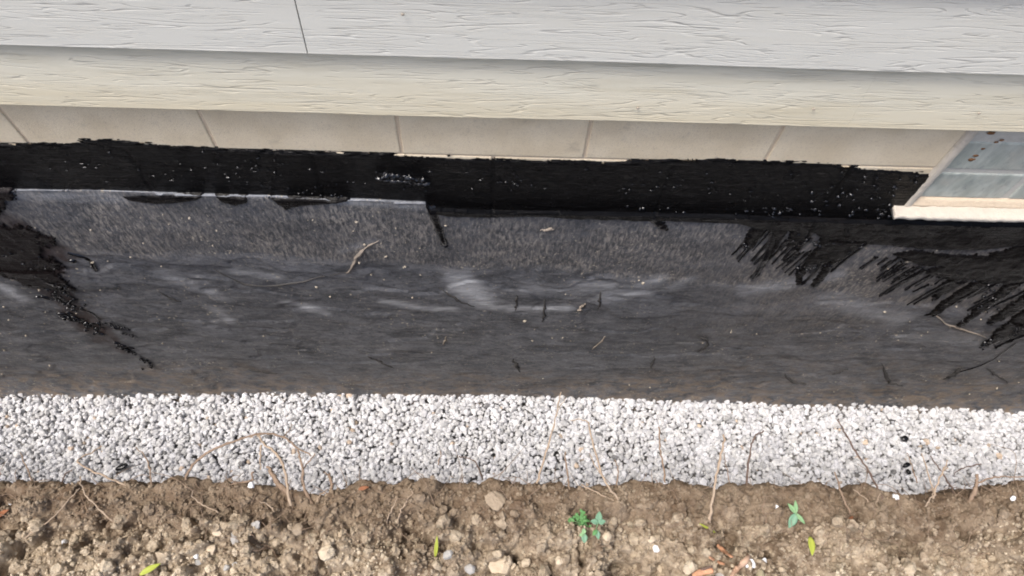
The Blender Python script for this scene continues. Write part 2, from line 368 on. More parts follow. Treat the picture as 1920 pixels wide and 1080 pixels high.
# soil surface: flat bed, rounded lip, bank falling to the trench floor
EDGE = np.array([(-300, 905), (0, 906), (120, 905), (300, 906), (430, 905), (500, 916), (560, 926), (605, 928), (640, 912), (740, 902),
                 (870, 902), (1000, 912), (1100, 912), (1200, 902), (1280, 908), (1380, 915), (1480, 910), (1560, 912), (1640, 917),
                 (1700, 930), (1760, 932), (1830, 918), (1900, 906), (2200, 906)], float)
ZS = 1.52
EW = level(EDGE, ZS)
def edge_y(x): return np.interp(x, EW[:, 0], EW[:, 1])
xs = np.concatenate([np.arange(XL*3, -2.35, 0.12), np.arange(-2.3, -1.12, 0.008), np.arange(-1.12, 1.12, 0.0024), np.arange(1.12, 2.3, 0.008), np.arange(2.35, XR*3+0.1, 0.12)])
s_far = np.concatenate([[-30, -15, -8, -5, -3.5, -2.5, -1.8, -1.4], np.arange(-1.1, -0.33, 0.012), np.arange(-0.33, 0.05, 0.0024), np.arange(0.05, 0.25, 0.008), np.arange(0.25, 1.75, 0.03)])
X, S = np.meshgrid(xs, s_far, indexing='ij')
rough_in = ((np.abs(X) < 2.34) & (S > -1.2))
lip = 0.035
# s<0: on the bed; 0..lip*pi/2: the lip; beyond: the bank, slightly undercut
ang = np.clip(S/lip, 0, np.pi/2)
Yb = edge_y(X) - lip + np.where(S < 0, S, lip*np.sin(ang)) + np.where(S > lip*1.57, 0.04*np.sin((S-lip*1.57)*2.2)*0.5, 0)
Zb = ZS - np.where(S < 0, 0, lip*(1-np.cos(ang))) - np.clip(S-lip*1.57, 0, None)
Nx, Ny, Nz = 0*S, np.where(S < 0, 0, np.sin(ang)), np.where(S < 0, 1, np.cos(ang))
a, b = X, S
wx, wy = a+0.035*(fbm(a*22, b*22, 3)-0.5), b+0.035*(fbm(a*22, b*22, 5)-0.5)
dry = sstep(-0.06, -0.17, S + 0.07*(fbm(X*6, S*6, 31)-0.5))
H = 0.055*(fbm(a*7, b*7, 11, 4)-0.5) + 0.034*crumbs(wx*19, wy*19, 40, 0.6)*1.2*(0.7+0.6*fbm(a*40, b*40, 45, 3)) + 0.015*crumbs(wx*42, wy*42, 50, 0.7)*1.3 \
    + 0.0085*crumbs(wx*90, wy*90, 60, 0.6) + 0.0050*crumbs(wx*170, wy*170, 70, 0.6) + 0.006*(fbm(a*60, b*60, 15, 3)-0.5)
H -= 0.040*sstep(0.60, 0.72, fbm(a*16, b*16, 77, 3))            # pits
H = np.where(rough_in, H, 0.03*(fbm(a*3, b*3, 12)-0.5))
H *= np.where(S > 0, 0.6, 1.0)*(1-0.35*sstep(-0.06, -0.02, S))
VS = np.stack([X+Nx*H, Yb+Ny*H, Zb+Nz*H], -1).reshape(-1, 3)
damp = np.clip(sstep(-0.09, -0.01, S+0.09*(fbm(X*9, S*9, 33)-0.5)), 0, 1)
tagk(link('soil_ground', new_mesh('soil_ground', VS, gridF(len(xs), len(s_far)), M_SOIL, True, {'damp': damp.ravel()})), 'structure')
Hbed = H
def soil_pt(p, lift=0.0):                 # where a photo pixel meets the soil bed
    q = level([p], ZS+0.012)[0]
    i = np.argmin(abs(xs-q[0])); j = np.argmin(abs(s_far-(q[1]-edge_y(q[0])+lip)))
    z = VS.reshape(len(xs), len(s_far), 3)[i, j, 2]
    q = level([p], z+lift)[0]; return q

# crumbs of soil lying loose
def ico(sub):
    bm = bmesh.new(); bmesh.ops.create_icosphere(bm, subdivisions=sub, radius=1)
    V = np.array([v.co[:] for v in bm.verts]); F = np.array([[v.index for v in f.verts] for f in bm.faces]); bm.free(); return V, F
I1, I1F = ico(2); I2, I2F = ico(2); I3, I3F = ico(3)
def rot_rand(n):
    q = rng.normal(size=(n, 4)); q /= np.linalg.norm(q, axis=1)[:, None]; w_, x, y, z = q.T
    return np.stack([np.stack([1-2*(y*y+z*z), 2*(x*y-z*w_), 2*(x*z+y*w_)], -1), np.stack([2*(x*y+z*w_), 1-2*(x*x+z*z), 2*(y*z-x*w_)], -1),
                     np.stack([2*(x*z-y*w_), 2*(y*z+x*w_), 1-2*(x*x+y*y)], -1)], 1)
def faceted(base, k, rmin=0.62):          # a stone: sphere cut by random planes
    n = rng.normal(size=(k, 3)); n /= np.linalg.norm(n, axis=1)[:, None]; d = rng.uniform(rmin, 0.95, k)
    c = base@n.T; r = np.where(c > 0.05, d/np.maximum(c, 0.05), 9).min(1); r = np.minimum(r, 1.15)
    return base*r[:, None]
def scatter(C, size, shapes, F0, aniso=(0.7, 1.25)):
    n = len(C); nv = len(shapes[0]); Rm = rot_rand(n); sh = np.stack(shapes)[rng.integers(0, len(shapes), n)]
    sc = rng.uniform(*aniso, (n, 1, 3))*np.asarray(size)[:, None, None]
    V = np.einsum('nij,nvj->nvi', Rm, sh*sc)+C[:, None]
    F = (F0[None]+(np.arange(n)*nv)[:, None, None]).reshape(-1, 3)
    return V.reshape(-1, 3), F, nv
lumps = []
for k in range(10):
    q = I1*1.0; lumps.append(q*(0.72+0.55*rng.random((len(q), 1))))
n = 3600
ix = rng.uniform(-1.16, 1.16, n); sy = -rng.random(n)**0.8*0.36+0.012
sz = 0.0028+0.0085*rng.random(n)**3.2
ix[2500:] = rng.uniform(-2.2, 2.2, n-2500); sy[2500:] = -rng.random(n-2500)*0.9; sz[2500:] = 0.005+0.009*rng.random(n-2500)**2
i_ = np.searchsorted(xs, ix).clip(0, len(xs)-1); j_ = np.searchsorted(s_far, sy).clip(0, len(s_far)-1)
C = VS.reshape(len(xs), len(s_far), 3)[i_, j_]+np.stack([0*sz, 0*sz, sz*0.35], -1)
V, F, nv = scatter(C, sz, lumps, I1F)
li = np.repeat(np.clip(rng.normal(0.25, 0.3, n)*np.clip(-sy*9, 0.1, 1.2), 0, 1), nv); dm = np.repeat(0.8*(sy > -0.03), nv).astype(float)
J1, J1F = ico(1); n2 = 17000
ix = rng.uniform(-1.16, 1.16, n2); sy = -rng.random(n2)*0.33+0.03; sz = 0.0016+0.0030*rng.random(n2)**2
i_ = np.searchsorted(xs, ix).clip(0, len(xs)-1); j_ = np.searchsorted(s_far, sy).clip(0, len(s_far)-1)
C = VS.reshape(len(xs), len(s_far), 3)[i_, j_]+np.stack([0*sz, 0*sz, sz*0.4], -1)
patch = fbm(ix*5, sy*9, 801, 3)
V2, F2, nv2 = scatter(C, sz, [J1*(0.7+0.6*rng.random((len(J1), 1))) for _ in range(10)], J1F)
li2 = np.repeat(np.clip(rng.normal(0.28, 0.4, n2)*np.clip(-sy*8, 0.25, 1.3)*(0.3+1.6*sstep(0.4, 0.62, patch)), 0, 1), nv2); dm2 = np.repeat(0.7*(sy > -0.04), nv2).astype(float)
F = np.vstack([F, F2+len(V)]); V = np.vstack([V, V2])
o = link('soil_crumbs', new_mesh('soil_crumbs', V, F, M_SOIL, False, {'damp': np.concatenate([dm, dm2]), 'light': np.concatenate([li, li2])}))
tag(o, 'loose brown soil crumbs lying over the dirt bed', 'soil', kind='stuff')

# ------------------------------------------------------------------ gravel strip
J0, J0F = ico(1)
shapes = [J0*(0.72+0.5*rng.random((len(J0), 1))) for _ in range(24)]
GX = np.array([-6, -1.88, -1.06, -.44, .09, .76, 1.24, 1.66, 2.16, 6]); GZ = np.array([.15, .15, .179, .191, .206, .189, .162, .177, .149, .15])-0.128
def gravel_layer(x0, x1, y0, y1, sp, zc, zj, keep=1.0):
    gx, gy = np.meshgrid(np.arange(x0, x1, sp), np.arange(y0, y1, sp*0.87), indexing='ij')
    gx = gx+(np.arange(gx.shape[1]) % 2)[None]*sp/2
    P = np.stack([gx.ravel(), gy.ravel()], -1)+rng.uniform(-0.42, 0.42, (gx.size, 2))*sp
    P = P[rng.random(len(P)) < keep]; und = 0.018*(fbm(P[:, 0]*2.2+5, P[:, 1]*2.2, 91, 3)-0.5)+0.008*(fbm(P[:, 0]*14, P[:, 1]*14, 92, 2)-0.5)
    return np.column_stack([P, zc+und+np.interp(P[:, 0], GX, GZ)+rng.uniform(-zj, zj, len(P))])
C = np.vstack([gravel_layer(-2.75, 2.75, -0.47, -0.01, 0.0155, -0.010, 0.004), gravel_layer(-2.75, 2.75, -0.46, -0.012, 0.0175, 0.003, 0.005, 0.85),
               gravel_layer(-2.75, 2.75, -0.75, -0.47, 0.022, -0.002, 0.008),
               gravel_layer(-5.5, -2.75, -0.75, 0.0, 0.03, -0.004, 0.01), gravel_layer(2.75, 5.5, -0.75, 0.0, 0.03, -0.004, 0.01)])
n = len(C); sz = 0.0062+0.0076*rng.random(n)**1.9; sz[np.abs(C[:, 0]) > 2.75] = 0.016; sz[(C[:, 1] < -0.47)] += 0.003
V, F, nv = scatter(C, sz, shapes, J0F, (0.8, 1.4))
g = rng.normal(0.655, 0.09, n).clip(0.32, 0.82); warm = rng.random(n)
tn = np.stack([g*(1+0.01*warm), g*1.005, g*(1.05-0.05*warm), np.ones(n)], -1)
tanm = rng.random(n) < 0.009; tn[tanm, :3] *= np.array([0.85, 0.68, 0.52]); dk = rng.random(n) < 0.006; tn[dk, :3] *= 0.3
o = link('gravel', new_mesh('gravel', V, F, M_GRAVEL, False, {'tint': np.repeat(tn, nv, 0)}))
tag(o, 'strip of white crushed gravel along the foot of the black wall', 'gravel', kind='stuff')

# ------------------------------------------------------------------ foundation wall
ZBED, BH, BW, JT = 1.6165, 0.2032, 0.4064, 0.0065
XJ = -1.015
fwall = thing('foundation_wall', 'concrete block foundation wall coated with black tar below the siding', 'wall', (0, 0.1, 0))
jl = wall([(1825, 250), (1755, 322), (1712, 372)], 0.0); WY = 0.012
XW = float(np.mean(jl[:2, 0])); ZB1 = wall([(1830, 371)], WY)[0, 2]
VV, FF = [], []
for q in ((XL, XW, 0.0035, 0.21, -0.03, ZBED+BH+0.02), (XW, XW+0.8, 0.0055, 0.21, -0.03, ZB1-0.03), (XW+0.8, XR, 0.0035, 0.21, -0.03, ZBED+BH+0.02)):
    V, F = boxVF(*q); FF.append(F+8*len(VV)); VV.append(V)
part('mortar', np.vstack(VV), np.vstack(FF), M_MORTAR, fwall, False)
bm = bevel_box(BW-JT, 0.19, BH-JT, 0.003); bme = bpy.data.meshes.new('block'); bm.to_mesh(bme); bm.free(); bme.materials.append(M_BLOCK)
wx0 = wall([(1752, 326)])[0, 0]          # left side of the window opening
for row in range(2):
    zc = ZBED+BH/2-row*BH
    x = XJ+BW/2-4*BW+(BW/2 if row else 0)
    while x < 4.0:
        if x-BW/2 < wx0-0.03 or x-BW/2 > wx0+0.8:
            o = link('block', bme, fwall, (x, 0.0005+0.095+random.uniform(-0.0006, 0.0006)-0.1, zc))
            if x+BW/2 > wx0 and x-BW/2 < wx0:       # block cut at the window jamb
                L = wx0-0.012-(x-BW/2)-JT/2; o.scale = (L/(BW-JT), 1, 1); o.location.x = x-BW/2+JT/2+L/2
        x += BW

# parging with attributes painted from shapes on the wall
PY = -0.008
def wpx(pts): return wall(pts, PY)[:, [0, 2]]
gx = span(-2.0, 2.25, 0.0055, XL, XR, 0.1); gz = np.concatenate([np.arange(-0.03, 1.30, 0.0065), np.arange(1.30, 1.464, 0.005)])
X, Z = np.meshgrid(gx, gz, indexing='ij')
LIP = wpx([(-200, 350), (0, 357), (200, 360), (500, 369), (700, 376), (799, 381), (806, 392), (900, 398), (1080, 400), (1250, 404), (1400, 408), (1560, 414), (1700, 418), (2000, 425)])
ztop = np.interp(X, LIP[:, 0], LIP[:, 1])+0.002*(fbm(X*30, 0*X, 8)-0.5)
ZD = wpx([(0, 470), (300, 478), (500, 488), (700, 490), (900, 505), (1000, 500), (1300, 530), (1500, 545), (1920, 600)])
zdiv = np.interp(X, ZD[:, 0], ZD[:, 1])+0.05*(fbm(X*5, Z*5, 21)-0.5)
stucco = sstep(-0.02, 0.03, Z-zdiv)
right = sstep(0.45, 0.9, X)
stucco = np.maximum(stucco, 0.55*right*sstep(0.5, 0.9, Z)*sstep(0.3, 0.6, fbm(X*5, Z*7, 44, 4)))
def blob(pts, wd, seed=0, wob=0.5):
    P = wpx(pts); d, t = seg_dist(X, Z, P); k = wd*1.9/1400
    return sstep(1.0, 0.0, d/(1.45*k*(0.5+wob*fbm(X*12, Z*16, seed, 4)))*(0.55+0.6*fbm(X*30, Z*50, seed+2, 3)))
dust_sheen = np.zeros_like(X)  # pale smears: chalky dust mixed with painted sheen
for pts, wd, a in [([(860, 525), (885, 545), (905, 565)], 42, 1.0), ([(870, 530), (925, 575), (1000, 575)], 18, .8), ([(720, 562), (790, 577), (850, 578)], 16, .8),
                   ([(960, 580), (1060, 575)], 22, .65), ([(1080, 530), (1140, 535)], 26, .75), ([(1130, 560), (1240, 520)], 22, .45), ([(1000, 540), (1200, 545)], 40, .4),
                   ([(540, 565), (610, 585)], 18, .7), ([(440, 510), (520, 520)], 22, .5), ([(300, 510), (420, 560)], 30, .3), ([(0, 535), (40, 560)], 24, .9),
                   ([(30, 365), (220, 372)], 22, .35), ([(1400, 545), (1560, 520)], 34, .5), ([(1560, 560), (1680, 600)], 40, .4), ([(600, 375), (800, 388)], 12, .4),
                   ([(400, 580), (430, 600)], 22, .45), ([(1250, 540), (1300, 520)], 20, .3), ([(640, 470), (700, 450)], 16, .2), ([(1700, 630), (1850, 640)], 40, .3)]:
    dust_sheen = np.maximum(dust_sheen, a*blob(pts, wd, len(pts)+int(wd)))
stucco = np.where(Z > ztop, 0.0, stucco); dust_sheen = np.where(Z > ztop, 0.25, dust_sheen)  # ledge top painted paler to look lit from above
dirt = np.clip(sstep(0.42, 0.05, Z)*0.7 + 0.35*sstep(0.45, 0.7, fbm(X*2.2, Z*4, 66, 4))*sstep(0.8, 0.2, Z) + 0.12*right, 0, 1)
dirt = np.where(Z > ztop, 0.0, dirt); dirt = np.maximum(dirt, 0.95*sstep(0.09, 0.0, Z-0.05*fbm(X*3, 0*X, 9)))
LB = wpx([(-60, 340), (25, 352), (15, 395), (60, 425), (110, 450), (150, 480), (120, 515), (140, 560), (190, 600), (250, 660), (235, 665), (150, 620), (90, 560), (40, 525), (-60, 490)])
brown = sstep(0.015, -0.02, poly_sdf(X, Z, LB)+0.05*(fbm(X*22, Z*22, 52, 4)-0.5))
relief = 0.0022*stucco*(fbm(X*70, Z*26, 14, 3)-0.4) + 0.010*(fbm(X*3.1, Z*5, 17, 3)-0.5) + 0.0028*(1-stucco)*(fbm(X*9+3*fbm(X*3, Z*3, 6), Z*20+3*fbm(X*3, Z*3, 16), 19, 5)-0.5)
relief += 0.004*sstep(0.5, 0.52, fbm(X*4, Z*9, 23, 3))*(1-stucco)           # trowel overlaps
cove = 0.055*np.exp(-np.clip(Z, 0, None)/0.05)
Yp = PY - relief - cove + 0.03*sstep(0.0, 0.035, Z-ztop+0.030)*0
top = Z > ztop
Zp = np.where(top, ztop, Z); Yp = np.where(top, np.minimum(Yp+(Z-ztop)*1.4, 0.004), Yp)   # the coat ends in a small ledge
part('parging', np.stack([X, Yp, Zp], -1).reshape(-1, 3), gridF(len(gx), len(gz)), M_PARGE, fwall, True,
     {'stucco': stucco.ravel(), 'dust_sheen': dust_sheen.ravel(), 'dirt': dirt.ravel(), 'brown': brown.ravel()})
PX0, PZ0, PYg = gx, gz, Yp
def parge_y(x, z):
    i = np.clip(np.searchsorted(gx, x), 0, len(gx)-1); j = np.clip(np.searchsorted(gz, z), 0, len(gz)-1); return PYg[i, j]

# brushed tar coat over the second course, ragged top edge, down over the ledge
tx = span(-1.45, 1.5, 0.0026, XL, XR, 0.08); tz = np.arange(1.345, 1.665, 0.0024)
X, Z = np.meshgrid(tx, tz, indexing='ij')
raw = wall([(-200, 262), (0, 270), (130, 270), (150, 263), (220, 263), (320, 274), (480, 281), (640, 287), (800, 295), (1000, 302), (1150, 304), (1230, 300), (1330, 299), (1440, 302), (1560, 309), (1600, 316), (1750, 326), (2000, 340)])
te = np.interp(X, raw[:, 0], raw[:, 2])
d_top = te+0.001-Z + 0.026*(fbm(X*12, Z*200, 101, 5, 0.72)-0.5) + 0.010*(fbm(X*60, Z*300, 103, 2)-0.5)
low = np.interp(X, LIP[:, 0], LIP[:, 1]); lowt = wpx([(-200, 349), (0, 352), (225, 355), (600, 366), (800, 375), (806, 398), (840, 404), (900, 406), (1000, 404), (1080, 409), (1200, 412), (1380, 417), (1420, 426), (1500, 434), (1620, 440), (1700, 450), (2000, 460)])
lo = np.interp(X, lowt[:, 0], lowt[:, 1])
d_low = Z-lo + 0.010*(fbm(X*28, Z*30, 111, 4)-0.5)
lo2 = lo-0.010*(fbm(X*28, Z*30, 111, 4)-0.5); over = lo2 < low-0.005
d_low = Z-np.where(over, lo2, low-0.003); msk = np.minimum(d_top, d_low); msk = np.where((X > wx0-0.005) & (Z > wall([(1690, 405)])[0, 2]), -1, msk)
# window jamb runs with the opening
surf = np.where((Z > low+0.003) | ~over, 0.0, PY-0.003)
hd = np.abs(((X-(XJ+BW/2))/BW+0.5) % 1-0.5)*BW
thick = 0.0022+0.0015*fbm(X*7, Z*90, 121, 4)+0.0016*fbm(X*60, Z*60, 123, 3) + 0.005*np.clip(fbm(X*5, Z*9, 127, 3)-0.62, 0, 1)
thick -= 0.003*sstep(0.006, 0.001, hd)*sstep(0.25, 0.5, fbm(X*3, 0*X, 99)) * (Z < ZBED-0.006)
wet = wpx([(712, 331), (760, 336), (795, 341)]); dd, tt = seg_dist(X, Z, wet)
thick += 0.0085*sstep(0.010, 0.0, dd)*(0.5+0.8*fbm(X*70, Z*50, 131, 2))
thick *= sstep(-0.001, 0.005, msk)
Yt = surf-np.maximum(thick, 0.0)+np.where(msk < 0, np.minimum(-msk*1.5, 0.005), 0)
V = np.stack([X, Yt, Z], -1).reshape(-1, 3)
q = msk > -0.006; qm = q[:-1, :-1] & q[1:, :-1] & q[:-1, 1:] & q[1:, 1:]
V, F, _ = compact(V, gridF(len(tx), len(tz), qm)); part('tar_coat', V, F, M_TAR, fwall)

# smeared tar right of centre and at the left edge: thin raised sheets with ragged outlines
def sheet(name, polys, box, step, mat, rag, thick, seed, label, streak=(14, 60)):
    bx = wpx(box); x0, x1 = bx[:, 0].min(), bx[:, 0].max(); z0, z1 = bx[:, 1].min(), bx[:, 1].max()
    X, Z = np.meshgrid(np.arange(x0, x1, step), np.arange(z0, z1, step), indexing='ij')
    sdf = np.full(X.shape, 1e9)
    for P in polys: sdf = np.minimum(sdf, poly_sdf(X, Z, wpx(P)))
    sdf = sdf + rag*(fbm(X*streak[0], Z*streak[1], seed, 5, 0.65)-0.5)*2 + rag*0.7*(fbm(X*90, Z*90, seed+3, 3, 0.7)-0.5)*2
    t = sstep(0.001, -0.008, sdf)*thick*(0.6+0.8*fbm(X*40, Z*60, seed+9, 3))
    Y = parge_y(X, Z)-0.001-t-0.002*sstep(0.003, -0.002, sdf)+np.clip(sdf, 0, 0.006); q = sdf < 0.006; qm = q[:-1, :-1] & q[1:, :-1] & q[:-1, 1:] & q[1:, 1:]
    V, F, _ = compact(np.stack([X, Y, Z], -1).reshape(-1, 3), gridF(*X.shape, qm))
    return tag(part(name, V, F, mat, fwall), label)
def cr(x0, y0, k, *q): return [(x0+x/k, y0+y/k) for x, y in q]
c6 = lambda *q: cr(1280, 340, 3, *q)
c4 = lambda *q: cr(0, 340, 3, *q)
sheet('tar_smear', [c4((690, 88), (1140, 72), (1110, 102), (1000, 112), (880, 124), (740, 112))], [(210, 355), (400, 355), (210, 400), (400, 400)], 0.0025, M_TARS, 0.004, 0.003, 191, 'thin dark tar patch under the pale ledge', (30, 60))
sheet('tar_smear', [c4((1220, 80), (1390, 85), (1385, 112), (1330, 130), (1250, 108)), c4((1530, 92), (1960, 100), (1850, 122), (1690, 128), (1610, 155), (1560, 118))], [(390, 355), (680, 355), (390, 410), (680, 410)], 0.0025, M_TARS, 0.004, 0.003, 193, 'ragged dark tar patches hanging below the pale ledge', (30, 60))
sheet('tar_smear', [c6((330, 205), (400, 245), (480, 245), (590, 255), (720, 262), (780, 318), (1030, 338), (1150, 300), (1240, 262), (1240, 190), (900, 150)),
                    c6((395, 230), (485, 230), (395, 372), (330, 362)), c6((470, 240), (600, 255), (562, 330), (482, 442), (412, 548), (385, 542), (442, 478), (518, 352)),
                    c6((610, 250), (725, 262), (690, 335), (640, 400), (650, 350), (585, 372)),
                    c6((780, 315), (1035, 335), (980, 372), (872, 452), (792, 545), (742, 603), (718, 592), (790, 482), (828, 448), (690, 485), (665, 580), (640, 585), (640, 520), (700, 430), (752, 370))],
      [(1370, 380), (1760, 380), (1370, 560), (1760, 560)], 0.0024, M_TARS, 0.0085, 0.0035, 201, 'broad black tar runs fanning down from beside the window sill', (40, 24))
sheet('tar_smear', [c6((1150, 200), (2700, 200), (2600, 330), (2300, 345), (1920, 352), (1700, 378), (1330, 376), (1010, 342))],
      [(1600, 380), (2200, 380), (1600, 500), (2200, 500)], 0.003, M_TARS, 0.007, 0.003, 211, 'dark tar coat just below the window sill', (10, 80))
sheet('tar_smear', [c6((1180, 412), (1330, 385), (1560, 410), (1700, 412), (1920, 350), (2250, 370), (2380, 440), (2250, 560), (2200, 640), (2080, 590), (1920, 562), (1800, 572), (1640, 552), (1500, 545), (1330, 500), (1440, 470), (1310, 462)),
                    c6((1500, 540), (1590, 560), (1440, 660), (1395, 655)), c6((1640, 560), (1720, 565), (1440, 735), (1370, 745), (1440, 690)), c6((1830, 570), (1920, 560), (1580, 800), (1540, 800)),
                    c6((1960, 600), (2040, 640), (1740, 800), (1710, 780)), c6((1960, 690), (2100, 780), (1720, 915), (1690, 905), (1800, 800))],
      [(1620, 430), (2250, 430), (1600, 680), (2250, 680)], 0.0026, M_TARS, 0.013, 0.003, 231, 'ragged patch of smeared tar with long runs at the right edge', (14, 60))
sheet('tar_smear', [c4((-200, 230), (0, 235), (110, 238), (310, 310), (312, 346), (250, 350), (272, 400), (250, 412), (350, 460), (340, 512), (402, 580), (420, 604), (330, 605), (250, 590), (150, 560), (100, 540), (0, 512), (-200, 470)),
                    c4((-200, 30), (40, 40), (110, 80), (40, 120), (0, 180), (-200, 180))],
      [(-120, 330), (330, 330), (-120, 720), (330, 720)], 0.003, tar('brownish_tar', 0.6, (0.008, 0.006, 0.006), 0.25, 0.15, 0.4), 0.030, 0.003, 251, 'brownish black tar splash at the left edge', (30, 30))

# drips: each a run of thick tar with a bead at its end
def drip(pts, w0, w1, bead=0.0, n=16):
    P = smooth_line(wpx(pts), n); L = np.linspace(0, 1, n); wd = 1.25*(w0+(w1-w0)*L)*1.85/1400/2*(1+0.35*(rng.random(n)-0.5))
    T = np.gradient(P, axis=0); T /= np.linalg.norm(T, axis=1)[:, None]; Nn = np.stack([-T[:, 1], T[:, 0]], -1)
    u = np.linspace(-1, 1, 9); V = []
    for k in range(n):
        hh = min(0.0045, wd[k]*0.55)*(0.7+0.6*rng.random())+bead*(L[k] > 0.86)*0.003
        for s in u:
            e = P[k]+Nn[k]*s*wd[k]*(1+0.12*rng.normal()*(abs(s) > 0.9))
            V.append((e[0], parge_y(np.array([e[0]]), np.array([e[1]]))[0]+0.0015-0.0025-hh*math.sqrt(max(0, 1-s*s))+(0.002 if abs(s) == 1 else 0), e[1]))
    part('tar_drip', np.array(V), gridF(n, 9), M_TARB, fwall)
DR = [([(1432, 408), (1412, 437), (1397, 461)], 20, 15, 1), ([(1455, 430), (1437, 480), (1412, 521)], 18, 8, 1), ([(1555, 470), (1525, 515), (1503, 533)], 12, 7, 1), ([(1585, 465), (1562, 495), (1528, 538)], 14, 7, 1),
      ([(1512, 430), (1500, 458)], 12, 8, 1), ([(806, 380), (818, 415), (834, 456)], 17, 10, 1), ([(1214, 400), (1232, 415), (1248, 430)], 20, 14, 0), ([(1790, 522), (1775, 542), (1752, 562)], 14, 8, 1),
      ([(1845, 535), (1800, 562), (1748, 589)], 14, 7, 1), ([(1895, 545), (1850, 575), (1800, 610)], 12, 5, 0), ([(1940, 560), (1885, 592), (1850, 603)], 18, 10, 1), ([(1975, 575), (1905, 615), (1852, 643)], 26, 14, 1),
      ([(1960, 610), (1900, 634), (1866, 648)], 16, 8, 1), ([(1905, 640), (1850, 680), (1790, 700)], 7, 4, 0), ([(1720, 512), (1690, 530)], 10, 5, 0), ([(1690, 502), (1655, 522)], 10, 5, 0), ([(1745, 532), (1712, 548)], 10, 5, 0),
      ([(127, 473), (150, 479), (168, 488), (180, 506)], 8, 7, 1), ([(20, 512), (40, 525)], 8, 6, 0), ([(150, 580), (175, 590), (190, 606)], 5, 4, 0)]
def feather(n, a, b, sp, l0, l1, w0, w1):     # thin brush-dragged tails, all running towards the foot of the wall
    for k in range(n):
        t = random.random(); x = a[0]+(b[0]-a[0])*t+random.uniform(-sp, sp); y = a[1]+(b[1]-a[1])*t+random.uniform(-sp, sp)*0.6
        d = np.array([905.0-x, 1190.0-y]); d /= np.linalg.norm(d); d += np.array([-0.16*(x > 960), -0.05]); L = random.uniform(l0, l1)
        DR.append(([(x, y), (x+d[0]*L*.5+random.uniform(-2, 2), y+d[1]*L*.5), (x+d[0]*L, y+d[1]*L)], random.uniform(w0, w1), random.uniform(1.5, 4), 1 if random.random() < 0.35 else 0))
feather(26, (1420, 428), (1630, 456), 12, 25, 85, 4, 11)
feather(14, (1480, 470), (1590, 470), 14, 25, 60, 3, 9)
feather(30, (1700, 500), (1930, 545), 14, 30, 95, 4, 12)
feather(16, (1640, 478), (1740, 500), 10, 16, 45, 3, 8)
feather(14, (0, 480), (120, 545), 22, 20, 60, 3, 8)
for d in DR: drip(*d)
# lumpy clots trailing down from the splash at the left
for (x, y, a_, b_) in [(285, 555, 34, 22), (245, 535, 18, 14), (330, 565, 24, 16), (160, 582, 14, 16), (270, 600, 16, 10), (255, 652, 30, 10), (290, 662, 18, 10), (215, 648, 14, 8), (345, 745, 24, 14), (390, 742, 22, 12), (415, 765, 18, 12),
                       (445, 780, 20, 12), (480, 805, 18, 12), (485, 830, 14, 10), (520, 800, 16, 6), (560, 795, 20, 8), (575, 850, 18, 8), (655, 822, 20, 12), (697, 820, 8, 8), (745, 860, 10, 8), (662, 900, 24, 9), (695, 915, 22, 10),
                       (735, 933, 26, 12), (690, 940, 22, 11), (758, 968, 16, 14), (720, 955, 16, 8), (825, 1005, 16, 14), (845, 1020, 16, 10), (805, 1050, 10, 9), (410, 440, 18, 14), (525, 480, 18, 12), (380, 640, 12, 8), (310, 640, 14, 8), (360, 690, 16, 8), (455, 712, 12, 8)]:
    q = wpx([(x/3, 340+y/3)])[0]; k = 2.05/1400/3*1.15
    V = I2*np.array([a_*k, 0.0045+0.0025*random.random(), b_*k])*(0.75+0.45*rng.random((len(I2), 1))); an = R(-38+random.uniform(-15, 15))
    V = np.column_stack([V[:, 0]*math.cos(an)-V[:, 2]*math.sin(an), V[:, 1], V[:, 0]*math.sin(an)+V[:, 2]*math.cos(an)])
    part('tar_clot', V+np.array([q[0], parge_y(q[:1], q[1:])[0]-0.002, q[1]]), I2F, M_TARB, fwall)
# thick glistening brush ridge left of the middle of the band
for x in np.linspace(714, 798, 8):
    q = wall([(x, 331+(x-712)*0.11+random.uniform(-1.5, 1.5))], 0)[0]; part('tar_clot', I3*np.array([random.uniform(.010, .015), .0105, random.uniform(.0045, .006)])*(0.96+0.08*rng.random((len(I3), 1)))+q+np.array([0, -.002, 0]), I3F, M_TARB, fwall)
# beads of wet tar
def brush_ridges(regions):
    for pts, n, sp in regions:
        P = wpx(pts); VV = []
        for k in range(n):
            t = rng.random()*(len(P)-1); i = int(t); q = P[i]+(P[i+1]-P[i])*(t-i)+rng.normal(0, sp, 2)
            y = parge_y(q[:1], q[1:])[0] if q[1] < np.interp(q[0], LIP[:, 0], LIP[:, 1]) else 0.0
            VV.append(I1*np.array([rng.uniform(.002, .007), .0024, rng.uniform(.0007, .0014)])*(0.85+0.3*rng.random((len(I1), 1)))+np.array([q[0], y-0.0035, q[1]]))
        o = part('brush_ridges', np.vstack(VV), np.vstack([I1F+len(I1)*k for k in range(n)]), M_TARB, fwall); o['kind'] = 'stuff'
brush_ridges([([(-100, 310), (400, 325), (1000, 345), (1480, 360)], 60, 0.026), ([(1430, 400), (1560, 425), (1690, 435)], 40, 0.014), ([(1700, 435), (1930, 440)], 30, 0.012), ([(1780, 500), (1930, 520)], 40, 0.02)])
